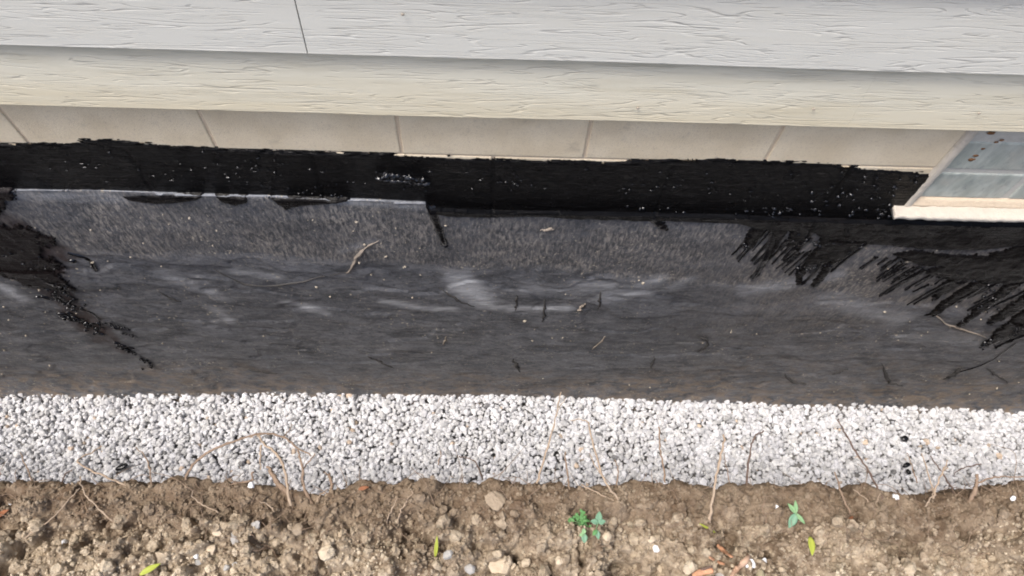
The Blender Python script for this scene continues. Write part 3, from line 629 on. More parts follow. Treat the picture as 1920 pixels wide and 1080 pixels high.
def beads(regions):
    C, S_ = [], []
    for pts, n, sp, r0, r1 in regions:
        P = wpx(pts)
        for k in range(n):
            t = rng.random()*(len(P)-1); i = int(t); q = P[i]+(P[i+1]-P[i])*(t-i)+rng.normal(0, sp, 2)
            y = parge_y(np.array([q[0]]), np.array([q[1]]))[0] if q[1] < np.interp(q[0], LIP[:, 0], LIP[:, 1]) else 0.0
            r = 1.2*rng.uniform(r0, r1); C.append((q[0], y-0.004, q[1])); S_.append(r)
    V, F, _ = scatter(np.array(C), np.array(S_), [I1*(0.7+0.6*rng.random((len(I1), 1))) for _ in range(8)], I1F, (0.5, 1.7))
    o = part('tar_beads', V, F, M_TARB, fwall); o['kind'] = 'stuff'
beads([([(1400, 402), (1540, 405), (1690, 400)], 44, 0.016, 0.002, 0.0042), ([(-100, 300), (400, 310), (1000, 345), (1500, 355)], 60, 0.034, 0.0008, 0.0020), ([(1440, 345), (1600, 350), (1700, 350)], 26, 0.03, 0.001, 0.003), ([(1540, 370), (1660, 380), (1690, 350)], 24, 0.022, 0.0018, 0.004), ([(1480, 440), (1600, 460)], 26, 0.018, 0.002, 0.004),
       ([(1500, 500), (1560, 500)], 22, 0.015, 0.002, 0.004), ([(1840, 540), (1920, 560)], 24, 0.03, 0.002, 0.0042), ([(1840, 645), (1920, 610)], 30, 0.018, 0.002, 0.005), ([(1800, 600), (1860, 570)], 14, 0.015, 0.002, 0.004),
       ([(40, 470), (110, 530), (130, 580)], 60, 0.024, 0.002, 0.0045), ([(110, 588), (190, 618)], 26, 0.012, 0.002, 0.005), ([(190, 600), (250, 625)], 14, 0.016, 0.002, 0.004), ([(218, 645), (255, 662)], 14, 0.008, 0.002, 0.005),
       ([(265, 672), (285, 690)], 8, 0.006, 0.002, 0.004), ([(380, 300), (520, 320)], 14, 0.016, 0.0014, 0.0028), ([(560, 365), (640, 372)], 8, 0.006, 0.0014, 0.003), ([(712, 331), (760, 336), (795, 341)], 34, 0.0035, 0.003, 0.0065), ([(940, 350), (1000, 345)], 12, 0.014, 0.0014, 0.0026),
       ([(1395, 455), (1400, 462)], 5, 0.003, 0.003, 0.005), ([(830, 452), (836, 458)], 5, 0.002, 0.002, 0.004), ([(1150, 392), (1300, 400)], 10, 0.006, 0.0014, 0.003), ([(300, 340), (900, 365)], 20, 0.02, 0.001, 0.0022)])
# crumbs of pale mortar stuck to the coating
n = 900; bx = rng.uniform(-1.9, 2.1, n); bz = rng.uniform(0.12, 1.38, n); keep = fbm(bx*2.5, bz*5, 411, 3) > 0.46+0.1*rng.random(n)
bx, bz = bx[keep], bz[keep]; n = len(bx); r_ = 0.0011+0.0032*rng.random(n)**3
SPX, SPZ, SPR = bx, bz, r_
# trowel ridges, tails of cement and cracks standing out of the parging
def ridge(pts, wd, hgt, name, mat):
    P = smooth_line(wpx(pts), 12); y = parge_y(P[:, 0], P[:, 1]); r = wd*2.2/1400/2
    Q = np.column_stack([P[:, 0], y-hgt*0.2, P[:, 1]])+rng.normal(0, r*0.5, (12, 3))*np.array([1, 0.2, 1])
    rr = r*np.sin(np.linspace(0.25, 2.9, 12))*(0.6+0.8*rng.random(12))
    V, F = tube(Q, rr, 5, 0.25); me = tube_obj(name, V-np.array(fwall.location), F, mat); link(name, me, fwall)
M_RIDGE = stone_mat('bare_cement', (0.20, 0.17, 0.14), (0.34, 0.29, 0.235), (0.08, 0.075, 0.07))
K0, K0F = ico(1)
V, F, _ = scatter(np.column_stack([SPX, parge_y(SPX, SPZ)-SPR*0.2, SPZ]), SPR, [K0*(0.7+0.6*rng.random((len(K0), 1))) for _ in range(8)], K0F, (0.6, 1.6))
o = part('mortar_crumbs', V, F, stone_mat('pale_mortar_crumb', (0.30, 0.26, 0.20), (0.46, 0.41, 0.33)), fwall); o['kind'] = 'stuff'
M_RIDGED = stone_mat('tarred_ridge', (0.035, 0.034, 0.034), (0.085, 0.08, 0.075), (0.02, 0.02, 0.02))
for pts, wd in [([(650, 510), (663, 490), (680, 468), (712, 450)], 7), ([(1755, 590), (1790, 612), (1850, 632)], 6), ([(830, 645), (838, 628)], 4), ([(1110, 655), (1135, 628)], 4), ([(1085, 580), (1098, 568)], 7), ([(1013, 432), (1040, 428)], 6)]:
    ridge(pts, wd, 0.003, 'cement_ridge', M_RIDGE)
for pts, wd in [([(825, 540), (860, 560), (890, 573)], 5), ([(966, 580), (970, 550)], 5), ([(1018, 600), (1022, 560)], 5), ([(1122, 580), (1125, 545)], 5), ([(300, 548), (320, 560), (340, 566)], 6), ([(1305, 628), (1328, 640), (1308, 660)], 6),
                ([(1470, 700), (1485, 712), (1515, 718)], 8), ([(1655, 680), (1665, 712), (1690, 722)], 9), ([(1770, 712), (1790, 700), (1800, 690)], 10), ([(960, 672), (975, 695)], 9), ([(1220, 690), (1228, 668)], 6), ([(1850, 690), (1890, 718)], 5),
                ([(400, 505), (470, 535), (550, 530), (660, 505)], 4), ([(1560, 700), (1590, 690)], 6), ([(690, 670), (740, 690)], 5), ([(450, 690), (520, 700)], 5)]:
    ridge(pts, wd, 0.003, 'trowel_ridge', M_RIDGED)

# ------------------------------------------------------------------ glass block window, part of the wall
ZB2 = wall([(1800, 318)], WY)[0, 2]
XV = wall([(1882, 375)], WY)[0, 0]
win = link('window', new_mesh('window_mortar', *[np.asarray(q) for q in boxVF(XW+0.001, XW+0.80, -0.004, 0.19, ZB1-0.012, ZBED+BH+0.03)], M_WMORTAR, False), fwall, (0, -0.1, 0))
win.data.transform(Matrix.Translation((0, 0.016, 0)))
tag(win, 'grey glass block window set in cream mortar')
bh = ZB2-ZB1-0.012; bw = XV-XW-0.030
gb = bevel_box(bw, 0.08, bh, 0.006, 3); gme = bpy.data.meshes.new('glass_block'); gb.to_mesh(gme); gb.free(); gme.materials.append(M_GLASS)
for p in gme.polygons: p.use_smooth = False
for r_ in range(2):
    for k in range(5):
        link('glass_block', gme, win, (XW+0.018+bw/2+k*(bw+0.014), WY+0.037, ZB1+bh/2+0.002+r_*(bh+0.014)))
def rough_strip(name, x0, x1, prof, mat, parent, amp, seed, nx=120):
    xs_ = np.linspace(x0, x1, nx); prof = np.array(prof); n = len(prof)
    V = np.array([[(x, p[0], p[1]) for p in prof] for x in xs_]); A = V[..., 0]; B = V[..., 2]*1.0+V[..., 1]
    V[..., 1] -= amp*(fbm(A*40, B*40, seed, 3)-0.5)*2; V[..., 2] += amp*(fbm(A*36+9, B*40, seed+1, 3)-0.5)*2
    V[0, :, 0] += 0.004*(rng.random(n)-0.5)
    F = list(gridF(nx, n)); V = V.reshape(-1, 3)
    F = np.array(F)
    cap0 = len(V); V = np.vstack([V, V[:n].mean(0), V[-n:].mean(0)])
    q = [(cap0, (j+1), j, j) for j in range(n-1)]+[(cap0+1, (nx-1)*n+j, (nx-1)*n+j+1, (nx-1)*n+j+1) for j in range(n-1)]
    me = tube_obj(name, V-np.array([0, 0, 0]), [tuple(f) for f in F]+q, mat); return link(name, me, parent)
zs = wall([(1900, 388)], 0.0)[0, 2]; sx0 = 0.982
rough_strip('sill', sx0, XW+0.85, [(0.05, zs), (0.02, zs), (0.002, zs), (-0.008, zs-0.0015), (-0.018, zs-0.003), (-0.029, zs-0.005), (-0.0325, zs-0.0075), (-0.033, zs-0.012), (-0.0325, zs-0.018), (-0.029, zs-0.021), (-0.01, zs-0.022), (0.05, zs-0.022)], M_SILL, win, 0.0022, 301, 260)
rough_strip('sill_bed', XW-0.012, XW+0.82, [(0.05, ZB1+0.001), (0.006, ZB1+0.001), (0.003, ZB1-0.002), (0.001, (ZB1+zs)/2), (-0.001, zs+0.004), (-0.006, zs-0.004), (0.05, zs-0.004)], M_MORTAR, win, 0.0012, 311, 160)
# cream jamb mortar, upright strip between the blocks and the glass
n = 40; zz = np.linspace(zs-0.006, ZBED+BH, n); pr = [(-0.016, 0.02), (-0.014, -0.003), (-0.006, -0.0075), (0.006, -0.006), (0.014, 0.004), (0.016, 0.02)]
V = np.array([[(XW+p[0]+0.002*(fbm(np.array([z*60]), np.array([i*1.0]), 3)[0]-0.5), p[1]+0.003*(fbm(np.array([z*70]), np.array([i*1.3]), 5)[0]-0.5), z) for i, p in enumerate(pr)] for z in zz]).reshape(-1, 3)
link('jamb_mortar', new_mesh('jamb_mortar', V, gridF(n, len(pr)), M_SILL), win)
for (p, r) in [((1822, 299), 0.0075), ((1829, 292), 0.0055), ((1858, 250), 0.007), ((1878, 263), 0.0045), ((1868, 267), 0.004), ((1843, 279), 0.004)]:
    c_ = wall([p], WY-0.003)[0]; V = I2*(0.6+0.7*rng.random((len(I2), 1)))*np.array([1.2, 0.25, 0.8])*r
    link('mud_dab', new_mesh('mud_dab', V, I2F, M_MUD), win, tuple(c_))

# ------------------------------------------------------------------ lap siding
ZSID = 1.7795; EXPO = 0.161
siding = thing('lap_siding', 'pale grey wood grain lap siding of the house above the block wall', 'siding', (0, 0, ZSID))
V, F = boxVF(XL, XR, -0.006, 0.19, ZSID+0.012, 5.0); part('sheathing', V, F, M_PAPER, siding, False)
def board(x0, x1, row, mat):
    zb = ZSID+row*EXPO+(0.025 if row > 1 else 0); EX = EXPO+(0.025 if row == 1 else 0); n = int(max(2, (x1-x0)/0.05))
    # profile: front face leaning out to the drip edge, rounded, then the underside
    prof = [(-0.010, zb+EX+0.03), (-0.0295, zb+0.006), (-0.0300, zb+0.003), (-0.0290, zb+0.0008), (-0.0265, zb), (-0.0185, zb), (-0.007, zb+EX*0.6), (-0.0065, zb+EX+0.03)]
    X_ = np.linspace(x0, x1, n); wob = 0.0016*(fbm(X_*1.3+row*7, 0*X_, 71, 2)-0.5)*2
    V = np.array([[(x, p[0]+(wob[i] if j < 6 else 0), p[1]+(wob[i]*1.4 if 0 < j < 6 else 0)) for j, p in enumerate(prof)] for i, x in enumerate(X_)]).reshape(-1, 3)
    m_ = len(prof); F = [tuple(f) for f in gridF(n, m_)]
    F += [(i*m_+m_-1, i*m_, (i+1)*m_, (i+1)*m_+m_-1) for i in range(n-1)]
    F += [tuple(range(m_)), tuple(reversed([(n-1)*m_+j for j in range(m_)]))]
    c = np.array(siding.location); me = bpy.data.meshes.new('siding_board'); me.from_pydata([tuple(v) for v in V-c], [], F); me.update()
    bm = bmesh.new(); bm.from_mesh(me); bmesh.ops.recalc_face_normals(bm, faces=bm.faces); bm.to_mesh(me); bm.free()
    me.materials.append(mat)
    for p in me.polygons: p.use_smooth = False
    return link('siding_board', me, siding)
XB0 = wall([(1607, 200)], -0.02)[0, 0]; XB1 = wall([(566, 50)], -0.02)[0, 0]
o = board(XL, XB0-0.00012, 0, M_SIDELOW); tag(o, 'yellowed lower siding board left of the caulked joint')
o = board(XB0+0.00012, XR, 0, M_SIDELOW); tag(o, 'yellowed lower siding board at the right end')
board(XL, XB1-0.0011, 1, M_SIDE); board(XB1+0.0011, XR, 1, M_SIDE)
for r_ in range(2, 14):
    c_ = random.uniform(-3, 3); board(XL, c_-0.001, r_, M_SIDE); board(c_+0.001, XR, r_, M_SIDE)
for p, Yn in [((755, 27), -0.0275), ((1196, 203), -0.0295), ((1526, 205), -0.0295), ((1836, 213), -0.0295), ((1527, 205), -0.0295)][:4]:
    c_ = wall([p], Yn)[0]; V = I2*np.array([0.0032, 0.0014, 0.0032]); part('nail', V+c_, I2F, M_NAIL, siding)

# ------------------------------------------------------------------ roots and stems out of the bank
def root(pts, zs, r0, r1, mat, name, label, cat='root', group='dry roots sticking out of the dirt bank', kids=()):
    def line(pts, zs, k):
        zs = np.interp(np.linspace(0, 1, len(pts)), np.linspace(0, 1, len(zs)), zs); P = level(pts, zs)
        Q = smooth_line(P, max(10, 6*len(pts))); w_ = 0.0022*k; Q[1:-1] += np.cumsum(rng.normal(0, w_*0.5, (len(Q)-2, 3)), 0)*0.35+rng.normal(0, w_*0.35, (len(Q)-2, 3)); return Q
    Q = line(pts, zs, 1.0); rr = np.linspace(r0, r1, len(Q))*(0.85+0.3*rng.random(len(Q))); V, F = tube(Q, rr*0.95, 6, 0.14)
    c = Q[0].copy(); me = tube_obj(name, V-c, F, mat); o = tag(link(name, me, None, tuple(c)), label, cat, group)
    for (kp, kz, k0, k1) in kids:
        Q = line(kp, kz, 1.0); V, F = tube(Q, np.linspace(k0, k1, len(Q)), 5, 0.1); link('rootlet', tube_obj('rootlet', V-c, F, mat), o)
    return o
Z0 = ZS
RT = [
 ([(1003, 920), (1020, 860), (1040, 790), (1052, 735)], (Z0-.01, Z0-.0, Z0+.03, Z0+.05), .0026, .0011, M_ROOTP, 'pale knobby stem rising over the whole gravel strip left of the clover', [([(1044, 775), (1062, 745)], (Z0+.035, Z0+.05), .001, .0006)]),
 ([(1168, 948), (1130, 893), (1105, 815), (1098, 792), (1070, 788)], (Z0+.01, Z0+.02, Z0+.03, Z0+.03, Z0+.02), .0028, .0009, M_ROOTP, 'long bent stem hooking left at its tip above the clover', [([(1130, 893), (1112, 870), (1105, 850)], (Z0+.02, Z0+.01, Z0), .0014, .0008)]),
 ([(1068, 918), (1065, 880), (1060, 847)], (Z0-.01, Z0, Z0+.01), .0022, .0014, M_ROOT, 'short straight brown stub just right of the tall knobby stem', []),
 ([(1090, 908), (1130, 930), (1160, 945)], (Z0-.0, Z0+.01, Z0+.015), .0016, .001, M_ROOTP, 'thin stem lying on the dirt against the foot of the hooked stem', []),
 ([(1155, 915), (1158, 880), (1152, 862)], (Z0-.02, Z0-.01, Z0), .0016, .001, M_ROOT, 'small upright stub right of the hooked stem', []),
 ([(1247, 905), (1240, 850), (1235, 800)], (Z0-.02, Z0-.01, Z0), .002, .0016, M_ROOT, 'straight brown stub standing alone left of the longest straight stem', []),
 ([(1321, 1026), (1335, 940), (1345, 870), (1356, 815)], (Z0+.02, Z0+.03, Z0+.04, Z0+.05), .0034, .002, M_ROOTP, 'longest straight pale stem, standing from the dirt to mid gravel', []),
 ([(1372, 920), (1363, 880), (1358, 850)], (Z0-.02, Z0-.01, Z0), .0012, .0008, M_ROOT, 'thin rootlet behind the longest straight stem', []),
 ([(1400, 915), (1406, 850), (1415, 820), (1432, 808)], (Z0-.02, Z0-.01, Z0, Z0), .0022, .0014, M_ROOTD, 'dark grey root bending right at the tip above the broad leaf seedling', []),
 ([(1655, 935), (1640, 900), (1612, 855), (1590, 815), (1573, 785)], (Z0, Z0, Z0+.01, Z0+.02, Z0+.03), .0026, .0016, M_ROOTD, 'dark brown stem leaning left far over the gravel', []),
 ([(1593, 962), (1580, 930), (1565, 885)], (Z0+.01, Z0+.015, Z0+.02), .0028, .0014, M_ROOT, 'short leaning stub left of the dark leaning stem', []),
 ([(1750, 935), (1760, 900), (1776, 862)], (Z0, Z0+.01, Z0+.02), .0024, .0012, M_ROOTP, 'pale twig leaning right in the forked cluster near the right end', [([(1752, 925), (1740, 890), (1728, 850)], (Z0, Z0+.01, Z0+.01), .0016, .001)]),
 ([(1790, 928), (1770, 890), (1745, 855)], (Z0-.02, Z0, Z0), .002, .001, M_ROOTD, 'dark twig leaning left across the forked cluster', []),
 ([(1735, 950), (1750, 925)], (Z0+.01, Z0+.01), .0016, .0012, M_ROOTP, 'tiny stub at the foot of the forked cluster', []),
 ([(1818, 945), (1828, 920), (1832, 890)], (Z0+.0, Z0+.01, Z0+.02), .0055, .003, M_ROOT, 'thick broken root stump near the right end', [([(1834, 905), (1870, 896), (1935, 896)], (Z0+.015, Z0+.02, Z0+.02), .002, .001)]),
 ([(1720, 905), (1708, 870), (1700, 850)], (Z0-.04, Z0-.03, Z0-.03), .0014, .0008, M_ROOT, 'fine pale rootlet hanging left of the forked cluster', []),
 ([(1840, 870), (1805, 880), (1790, 890)], (Z0-.05, Z0-.05, Z0-.05), .0014, .0008, M_ROOTD, 'thin dark twig lying flat above the thick broken stump', []),
 ([(345, 915), (350, 890), (372, 862), (420, 835), (480, 815), (530, 818), (560, 840), (583, 855)], (Z0-.02, Z0-.0, Z0+.02, Z0+.03, Z0+.03, Z0+.02, Z0+.01, Z0), .0030, .0016, M_ROOT, 'long arching root looping over the gravel at the left', [([(532, 820), (540, 810), (548, 795)], (Z0+.02, Z0+.02, Z0+.02), .0012, .0008)]),
 ([(546, 948), (535, 890), (520, 855), (495, 835), (482, 818)], (Z0+.01, Z0+.015, Z0+.02, Z0+.025, Z0+.03), .0030, .002, M_ROOTP, 'pale stem rising into the top of the arching root', [([(490, 835), (486, 860), (488, 880)], (Z0+.02, Z0+.01, Z0), .0022, .0012)]),
 ([(588, 950), (570, 915), (564, 870), (558, 845)], (Z0-.01, Z0, Z0+.01, Z0+.01), .0034, .0018, M_ROOT, 'brown root rising under the right arm of the arch', [([(568, 880), (578, 865), (590, 850)], (Z0, Z0, Z0+.01), .0016, .001)]),
 ([(565, 940), (530, 915), (510, 893), (500, 875)], (Z0-.01, Z0-.01, Z0, Z0), .0075, .003, M_ROOT, 'thickest brown root below the arching root', []),
 ([(620, 930), (622, 905), (618, 888)], (Z0-.01, Z0, Z0), .0036, .0022, M_ROOT, 'broken reddish stub right of the arching root', [([(619, 895), (608, 885)], (Z0, Z0), .002, .0012)]),
 ([(592, 952), (602, 925), (615, 918)], (Z0-.0, Z0, Z0), .002, .001, M_ROOTP, 'fine stem bent right between the thick root and the stub', []),
 ([(420, 912), (455, 903), (473, 900), (476, 885)], (Z0, Z0, Z0, Z0+.01), .0018, .002, M_ROOT, 'low twig with a raised tip left of the thick root', []),
 ([(250, 918), (200, 895), (145, 868), (165, 850), (190, 838)], (Z0, Z0+.01, Z0+.02, Z0+.01, Z0), .0022, .0014, M_ROOTP, 'sharply folded pale stem over the gravel at the far left', []),
 ([(225, 992), (185, 950), (158, 915), (150, 893)], (Z0+.01, Z0+.015, Z0+.015, Z0+.02), .0018, .0012, M_ROOTP, 'pale stem lying down the dirt below the folded stem', []),
 ([(45, 1010), (100, 970), (150, 915)], (Z0+.012, Z0+.016, Z0+.015), .0014, .001, M_ROOTP, 'thin stem lying slantwise on the dirt at the far left', []),
 ([(284, 918), (282, 880), (275, 860), (255, 838)], (Z0-.01, Z0, Z0, Z0+.01), .0018, .001, M_ROOT, 'thin curved stem right of the folded stem', []),
 ([(62, 912), (52, 880), (38, 848)], (Z0-.02, Z0-.01, Z0), .0016, .001, M_ROOT, 'thin stem leaning left, leftmost over the gravel', []),
 ([(118, 912), (122, 890), (135, 880)], (Z0-.02, Z0-.02, Z0-.01), .0016, .001, M_ROOTD, 'small dark stub under the folded stem', []),
 ([(410, 962), (380, 945), (360, 930), (362, 920)], (Z0+.016, Z0+.018, Z0+.02, Z0+.02), .0014, .001, M_ROOTP, 'fine forked stem on the dirt under the left foot of the arch', []),
 ([(745, 982), (755, 950), (772, 920)], (Z0+.018, Z0+.02, Z0+.02), .0016, .001, M_ROOTP, 'pale stem on the dirt left of the brown rock, right one of a pair', []),
 ([(725, 980), (735, 950), (745, 935)], (Z0+.018, Z0+.02, Z0+.02), .0014, .0009, M_ROOTP, 'pale stem on the dirt left of the brown rock, left one of a pair', []),
 ([(955, 948), (958, 932)], (Z0+.02, Z0+.025), .0016, .0012, M_ROOTP, 'tiny pale stub right beside the brown rock', []),
 ([(905, 900), (895, 870), (880, 858), (862, 855)], (Z0-.25, Z0-.24, Z0-.24, Z0-.25), .0020, .0012, M_ROOTD, 'dark curled root over mid gravel above the brown rock', []),
 ([(822, 872), (826, 845)], (Z0-.06, Z0-.05), .0014, .001, M_ROOT, 'short faint root hanging over mid gravel left of the curled root', []),
 ([(1438, 985), (1430, 950), (1440, 930)], (Z0+.016, Z0+.02, Z0+.02), .0016, .001, M_ROOT, 'thin stem on the dirt left of the broad leaf seedling', []),
 ([(1640, 960), (1628, 940), (1600, 918)], (Z0+.015, Z0+.02, Z0+.015), .0016, .001, M_ROOTP, 'fine forked stem on the dirt below the dark leaning stem', [([(1638, 958), (1642, 940), (1650, 925)], (Z0+.015, Z0+.02, Z0+.02), .001, .0007)]),
 ([(515, 960), (500, 945), (487, 940)], (Z0+.016, Z0+.02, Z0+.02), .0013, .001, M_ROOTP, 'short pale stem on the dirt left of the pale rising stem', []),
]
for pts, zs, r0, r1, mat, lab, kids in RT: root(pts, zs, r0, r1, mat, 'root', lab, kids=kids)

# hair-fine rootlets matted along the lip of the bank
HV, HF = [], []; off = 0
for k in range(520):
    x0 = rng.uniform(-1.1, 1.1) if k < 420 else (rng.normal(-0.43, 0.07) if k < 480 else rng.normal(0.86, 0.06)); j = np.searchsorted(s_far, rng.uniform(-0.09, 0.05)); i = np.searchsorted(xs, x0)
    q = VS.reshape(len(xs), len(s_far), 3)[i, j]; L = rng.uniform(0.012, 0.05)*(2.2 if k % 6 == 0 else 1); d = rng.normal(0, 1, 3)*np.array([1, 0.7, 0.35]); d[1] += 0.5; d /= np.linalg.norm(d)
    e = q+d*L; mdl = (q+e)/2+rng.normal(0, L*0.14, 3); mdl[2] += L*0.1
    V, F = tube(smooth_line([q, mdl, e], 7), np.linspace(0.00075, 0.0004, 7), 4); HF += [tuple(a_+off for a_ in f) for f in F]; HV.append(V); off += len(V)
HV = np.vstack(HV); o = link('rootlets', tube_obj('rootlets', HV, [f if f[2] != f[3] else f for f in HF], M_ROOT), None)
tag(o, 'hair fine dry rootlets matted along the lip of the dirt bank', 'rootlets', kind='stuff')

# ------------------------------------------------------------------ stones on the dirt
def stone(p, rad, mat, label, name='pebble', cat='stone', group='stones on the dirt', sq=(1, 0.9, 0.75), sub=2):
    base, F = (I3, I3F) if sub == 3 else (I2, I2F)
    V = faceted(base, 10, 0.62)*(0.94+0.12*rng.random((len(base), 1)))*np.array(sq)*rad*random.uniform(0.9, 1.1); a = random.uniform(0, 6.28)
    V = V@np.array([[math.cos(a), -math.sin(a), 0], [math.sin(a), math.cos(a), 0], [0, 0, 1]])
    q = soil_pt(p, rad*0.45); me = new_mesh(name, V, F, mat, False); return tag(link(name, me, None, tuple(q)), label, cat, group)
stone((930, 940), 0.019, M_ROCK, 'large brown rock sunk in the dirt below mid gravel', 'rock', 'rock', None, (1.1, 0.9, 0.7), 3)
for p, r_, mt, lab in [((120, 1018), .0075, M_PEBW, 'white pebble alone on the dirt at the left'), ((1405, 1057), .0105, M_PEBW, 'bright white pebble beside the peeled wood at the bottom'),
    ((1434, 1052), .006, M_PEBW, 'small white pebble right of the bright white pebble'), ((1466, 1070), .007, M_PEBT, 'pale pinkish pebble rightmost of the bottom pebbles'), ((1428, 1062), .007, M_PEBT, 'tan pebble just under the small white pebble'),
    ((1425, 1078), .012, M_OLIVE, 'olive pebble at the bottom edge by the white pebbles'), ((1350, 1080), .013, M_PEBG, 'grey pebble at the bottom edge by the wood chips'), ((935, 1062), .019, M_PEBT, 'big tan stone at the bottom edge left of centre'),
    ((1048, 1050), .0095, M_PEBT, 'round yellowish pebble at the bottom right of the tan stone'), ((985, 1055), .009, M_PEBT, 'pale tan pebble between the big tan stone and the round one'), ((962, 1062), .007, M_PEBT, 'smaller tan pebble touching the big tan stone'),
    ((1195, 1056), .009, M_PEBT, 'orange tan pebble under the clover, lower one'), ((1222, 1012), .008, M_PEBT, 'yellowish pebble lower right of the clover'), ((1136, 1005), .010, M_PEBT, 'cream stone just below the clover'),
    ((440, 1005), .013, M_PEBG, 'flat grey stone among the pebbles at lower left'), ((408, 998), .009, M_PEBT, 'cream pebble upper left of the flat grey stone'), ((395, 1030), .010, M_PEBT, 'long tan pebble below the cream pebble'), ((372, 1052), .007, M_PEBG, 'bluish grey pebble under the long tan pebble'),
    ((440, 1058), .006, M_PEBG, 'small grey pebble at the bottom left, right of the bluish one'), ((425, 1065), .0065, M_PEBG, 'dark grey pebble at the bottom left'), ((438, 1072), .008, M_PEBT, 'tan pebble at the bottom edge at lower left'), ((368, 1043), .0055, M_PEBW, 'white oval pebble above the bluish pebble'),
    ((20, 942), .0055, M_PEBW, 'white pebble near the gravel at the far left'), ((586, 1012), .005, M_PEBW, 'small white pebble on the pale crumbs at left'), ((480, 985), .009, M_PEBG, 'grey stone upper right of the flat grey stone'),
    ((560, 992), .012, M_ROCK, 'flat brown stone above the pale crumbs'), ((1020, 915), .009, M_ROCK, 'brown stone at the lip near the knobby stem'), ((840, 1040), .010, M_PEBG, 'dark grey stone at the bottom left of the tan stone'), ((880, 1068), .011, M_PEBG, 'dark stone at the bottom edge left of the tan stone'),
    ((1243, 1060), .012, M_PEBT, 'buff stone at the bottom left of the wood chips'), ((1230, 1030), .008, M_PEBW, 'whitish stone above the buff stone'), ((1655, 1052), .005, M_PEBW, 'tiny white pebble on the dirt at lower right'), ((1680, 932), .006, M_PEBW, 'white pebble on the lip under the dark leaning stem'),
    ((1455, 950), .005, M_PEBW, 'tiny white pebble left of the broad leaf seedling'), ((470, 912), .0085, M_PEBW, 'white gravel stone caught on the dirt lip by the roots'), ((1900, 935), .006, M_PEBW, 'white pebble on the dirt at the far right')]:
    stone(p, r_, mt, lab)

# ------------------------------------------------------------------ plants, leaves, chips
def leaf(P0, d, nrm, L, W, mat, name, parent=None, curl=0.15, lab=None):
    d = np.asarray(d, float); d /= np.linalg.norm(d); nrm = np.asarray(nrm, float); s = np.cross(d, nrm); s /= np.linalg.norm(s); nn = np.cross(s, d)
    n, k = 9, 5; V = []
    for i in range(n):
        t = i/(n-1); wd = W/2*(math.sin(math.pi*min(1, t*0.97+0.03)**0.85)**0.9 + 0.02)
        for j in range(k):
            u = -1+2*j/(k-1); V.append(np.asarray(P0)+d*L*t+s*wd*u+nn*(-curl*L*t*t+abs(u)*wd*0.3))
    V = np.array(V); F = gridF(n, k); N = len(V)
    V2 = V-nn*0.0004; Fb = F[:, ::-1]+N                       # a second skin gives it thickness
    rim = []
    idx = np.arange(N).reshape(n, k); loop = list(idx[0])+list(idx[1:, -1])+list(idx[-1, ::-1][1:])+list(idx[::-1, 0][1:-1])
    for a_, b_ in zip(loop, loop[1:]+loop[:1]): rim.append((a_, a_+N, b_+N, b_))
    Vt = np.vstack([V, V2]); Ft = np.vstack([F, Fb, np.array(rim)])
    if parent is not None: return part(name, Vt, Ft, mat, parent)
    return Vt, Ft
def plant(name, p, label, lift, stems):
    q = soil_pt(p); o = thing(name, label, 'plant', tuple(q))
    for (dx, dy, h, leaves) in stems:
        top = q+np.array([dx, dy, h]); Q = smooth_line([q+np.array([0, 0, -.006]), q+np.array([dx*.3, dy*.3, h*.6]), top], 8)
        V, F = tube(Q, np.linspace(.0011, .0008, 8), 5); c = np.array(o.location); link('stem', tube_obj('stem', V-c, F, M_LEAFS), o)
        for (az, el, L, W, mat) in leaves:
            d = np.array([math.cos(R(az))*math.cos(R(el)), math.sin(R(az))*math.cos(R(el)), math.sin(R(el))])
            leaf(top, d, (0, 0, 1), L, W, mat, 'leaf', o)
    return o
cl = []
for k in range(15):
    a = random.uniform(0, 6.28); r_ = 0.024*math.sqrt(random.random()); base = random.uniform(0, 360)
    cl.append((r_*math.cos(a)-0.006, r_*math.sin(a)*0.8, random.uniform(.012, .03), [(base+120*j+random.uniform(-15, 15), random.uniform(0, 20), random.uniform(.006, .009), random.uniform(.005, .0075), M_LEAFG) for j in range(3)]))
plant('clover', (1096, 985), 'small bright green clover clump on the dirt right of centre', 0, cl)
plant('weed', (1117, 992), 'bluish green weed sprig touching the right side of the clover', 0,
      [(0.002, .008, .02, [(80, 10, .02, .012, M_LEAFB), (10, 10, .014, .01, M_LEAFB), (170, 15, .014, .010, M_LEAFB)]), (0, -.004, .012, [(280, 0, .016, .009, M_LEAFB), (230, 10, .012, .008, M_LEAFG)])])
plant('seedling', (1484, 967), 'seedling with four broad pale green leaves on the dirt at right', 0,
      [(0.0, 0.0, .022, [(240, -8, .030, .015, M_LEAFB), (125, 12, .022, .009, M_LEAFS), (85, 15, .024, .008, M_LEAFS), (310, 0, .024, .008, M_LEAFS)])])
plant('sprout', (1094, 1003), 'pale green sprout just below the clover clump', 0, [(0, 0, .012, [(270, 0, .016, .011, M_LEAFB), (100, 15, .010, .008, M_LEAFS), (200, 10, .010, .007, M_LEAFS)])])
def fallen(name, pts, W, mat, label, cat='leaf', group=None, lift=0.008):
    a, b = soil_pt(pts[0], lift), soil_pt(pts[1], lift+0.004)
    V, F = leaf(a, b-a, (0.15, 0.25, 1), np.linalg.norm(b-a), W, mat, name, None, 0.12); return solo(name, V, F, mat, label, cat, group)
fallen('fallen_leaf', [(1519, 1006), (1525, 1040)], .013, M_LEAFY, 'curled bright yellow green leaf below the seedling', lift=.014)
fallen('fallen_leaf', [(262, 1078), (300, 1055)], .011, M_LEAFY, 'slim yellow green leaf at the bottom left edge', lift=.014)
fallen('fallen_leaf', [(816, 1045), (820, 1008)], .007, M_LEAFY, 'faded yellowish leaf on the dirt left of the tan stones', lift=.010)
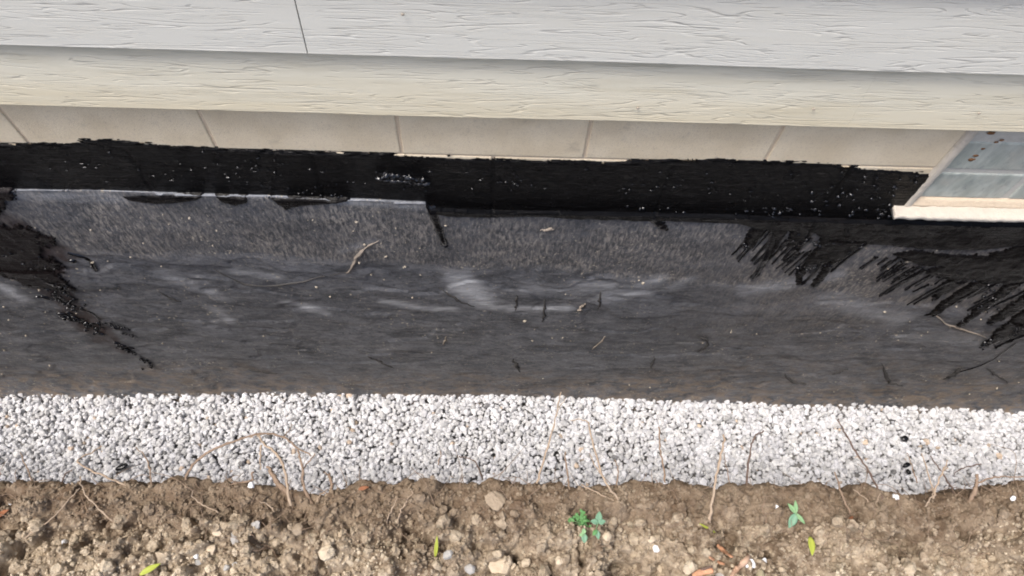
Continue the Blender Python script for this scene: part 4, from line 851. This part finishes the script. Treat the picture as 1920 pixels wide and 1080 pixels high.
fallen('fallen_leaf', [(-8, 972), (12, 955)], .012, M_LEAFR, 'orange leaf at the far left edge of the dirt', lift=.012)
fallen('fallen_leaf', [(1590, 978), (1602, 966)], .006, M_LEAFR, 'tiny rusty leaf right of the seedling', lift=.012)
fallen('fallen_leaf', [(672, 918), (692, 912)], .008, M_LEAFR, 'dark red leaf scrap on the dirt lip right of the roots', lift=.012)
fallen('grass_blade', [(1312, 982), (1362, 1010)], .006, M_LEAFY, 'grass blade lying behind the longest straight stem', 'grass blade', lift=.016)
def chip(pts, W, T, mat, label, name='wood_chip', cat='wood chip', group='wood chips at the bottom', lift=0.012):
    P = np.array([soil_pt(p, lift) for p in pts]); Q = smooth_line(P, 9); r_ = W*(0.55+0.45*np.sin(np.linspace(.35, 2.8, 9)))
    V, F = tube(Q, r_, 7, 0.10, T/W); c = Q[0]; return tag(link(name, tube_obj(name, V-c, F, mat), None, tuple(c)), label, cat, group)
chip([(1345, 1022), (1358, 1034), (1372, 1044)], .0048, .0025, M_WOOD, 'reddish wood chip upper one of three by the white pebble')
chip([(1330, 1045), (1345, 1053), (1358, 1058)], .003, .002, M_WOOD, 'thin orange wood splinter left of the peeled wood')
chip([(1300, 1080), (1318, 1072), (1336, 1070)], .0065, .004, M_WOOD, 'thick orange wood chip at the bottom edge')
chip([(1370, 1085), (1382, 1065), (1395, 1055), (1404, 1042)], .0060, .0045, M_PINK, 'peeled pinkish piece of wood touching the white pebble', 'wood_piece', 'wood', None)
chip([(1290, 1082), (1310, 1070), (1335, 1062)], .0028, .0018, M_ROOTD, 'dark bark strip curving over the thick orange chip', 'bark_strip', 'bark', None)
# lumps of tar dropped on the gravel
def tar_lump(p, rx, ry, label):
    q = level([p], 0.078)[0]; V = I2*np.array([rx, ry, 0.007])*(0.8+0.4*rng.random((len(I2), 1))); a = R(25); V = V@np.array([[math.cos(a), math.sin(a), 0], [-math.sin(a), math.cos(a), 0], [0, 0, 1]])
    tag(link('tar_lump', new_mesh('tar_lump', V, I2F, M_TARB), None, tuple(q)), label, 'tar', 'tar lumps on the gravel')
tar_lump((228, 876), .024, .011, 'oval black tar lump on the gravel at the left')
tar_lump((1697, 822), .016, .012, 'black tar lump on the right gravel, nearer the wall')
tar_lump((1700, 872), .018, .009, 'black tar lump on the right gravel, nearer the dirt')
tar_lump((1704, 885), .009, .012, 'small black tar lump touching the one nearer the dirt')
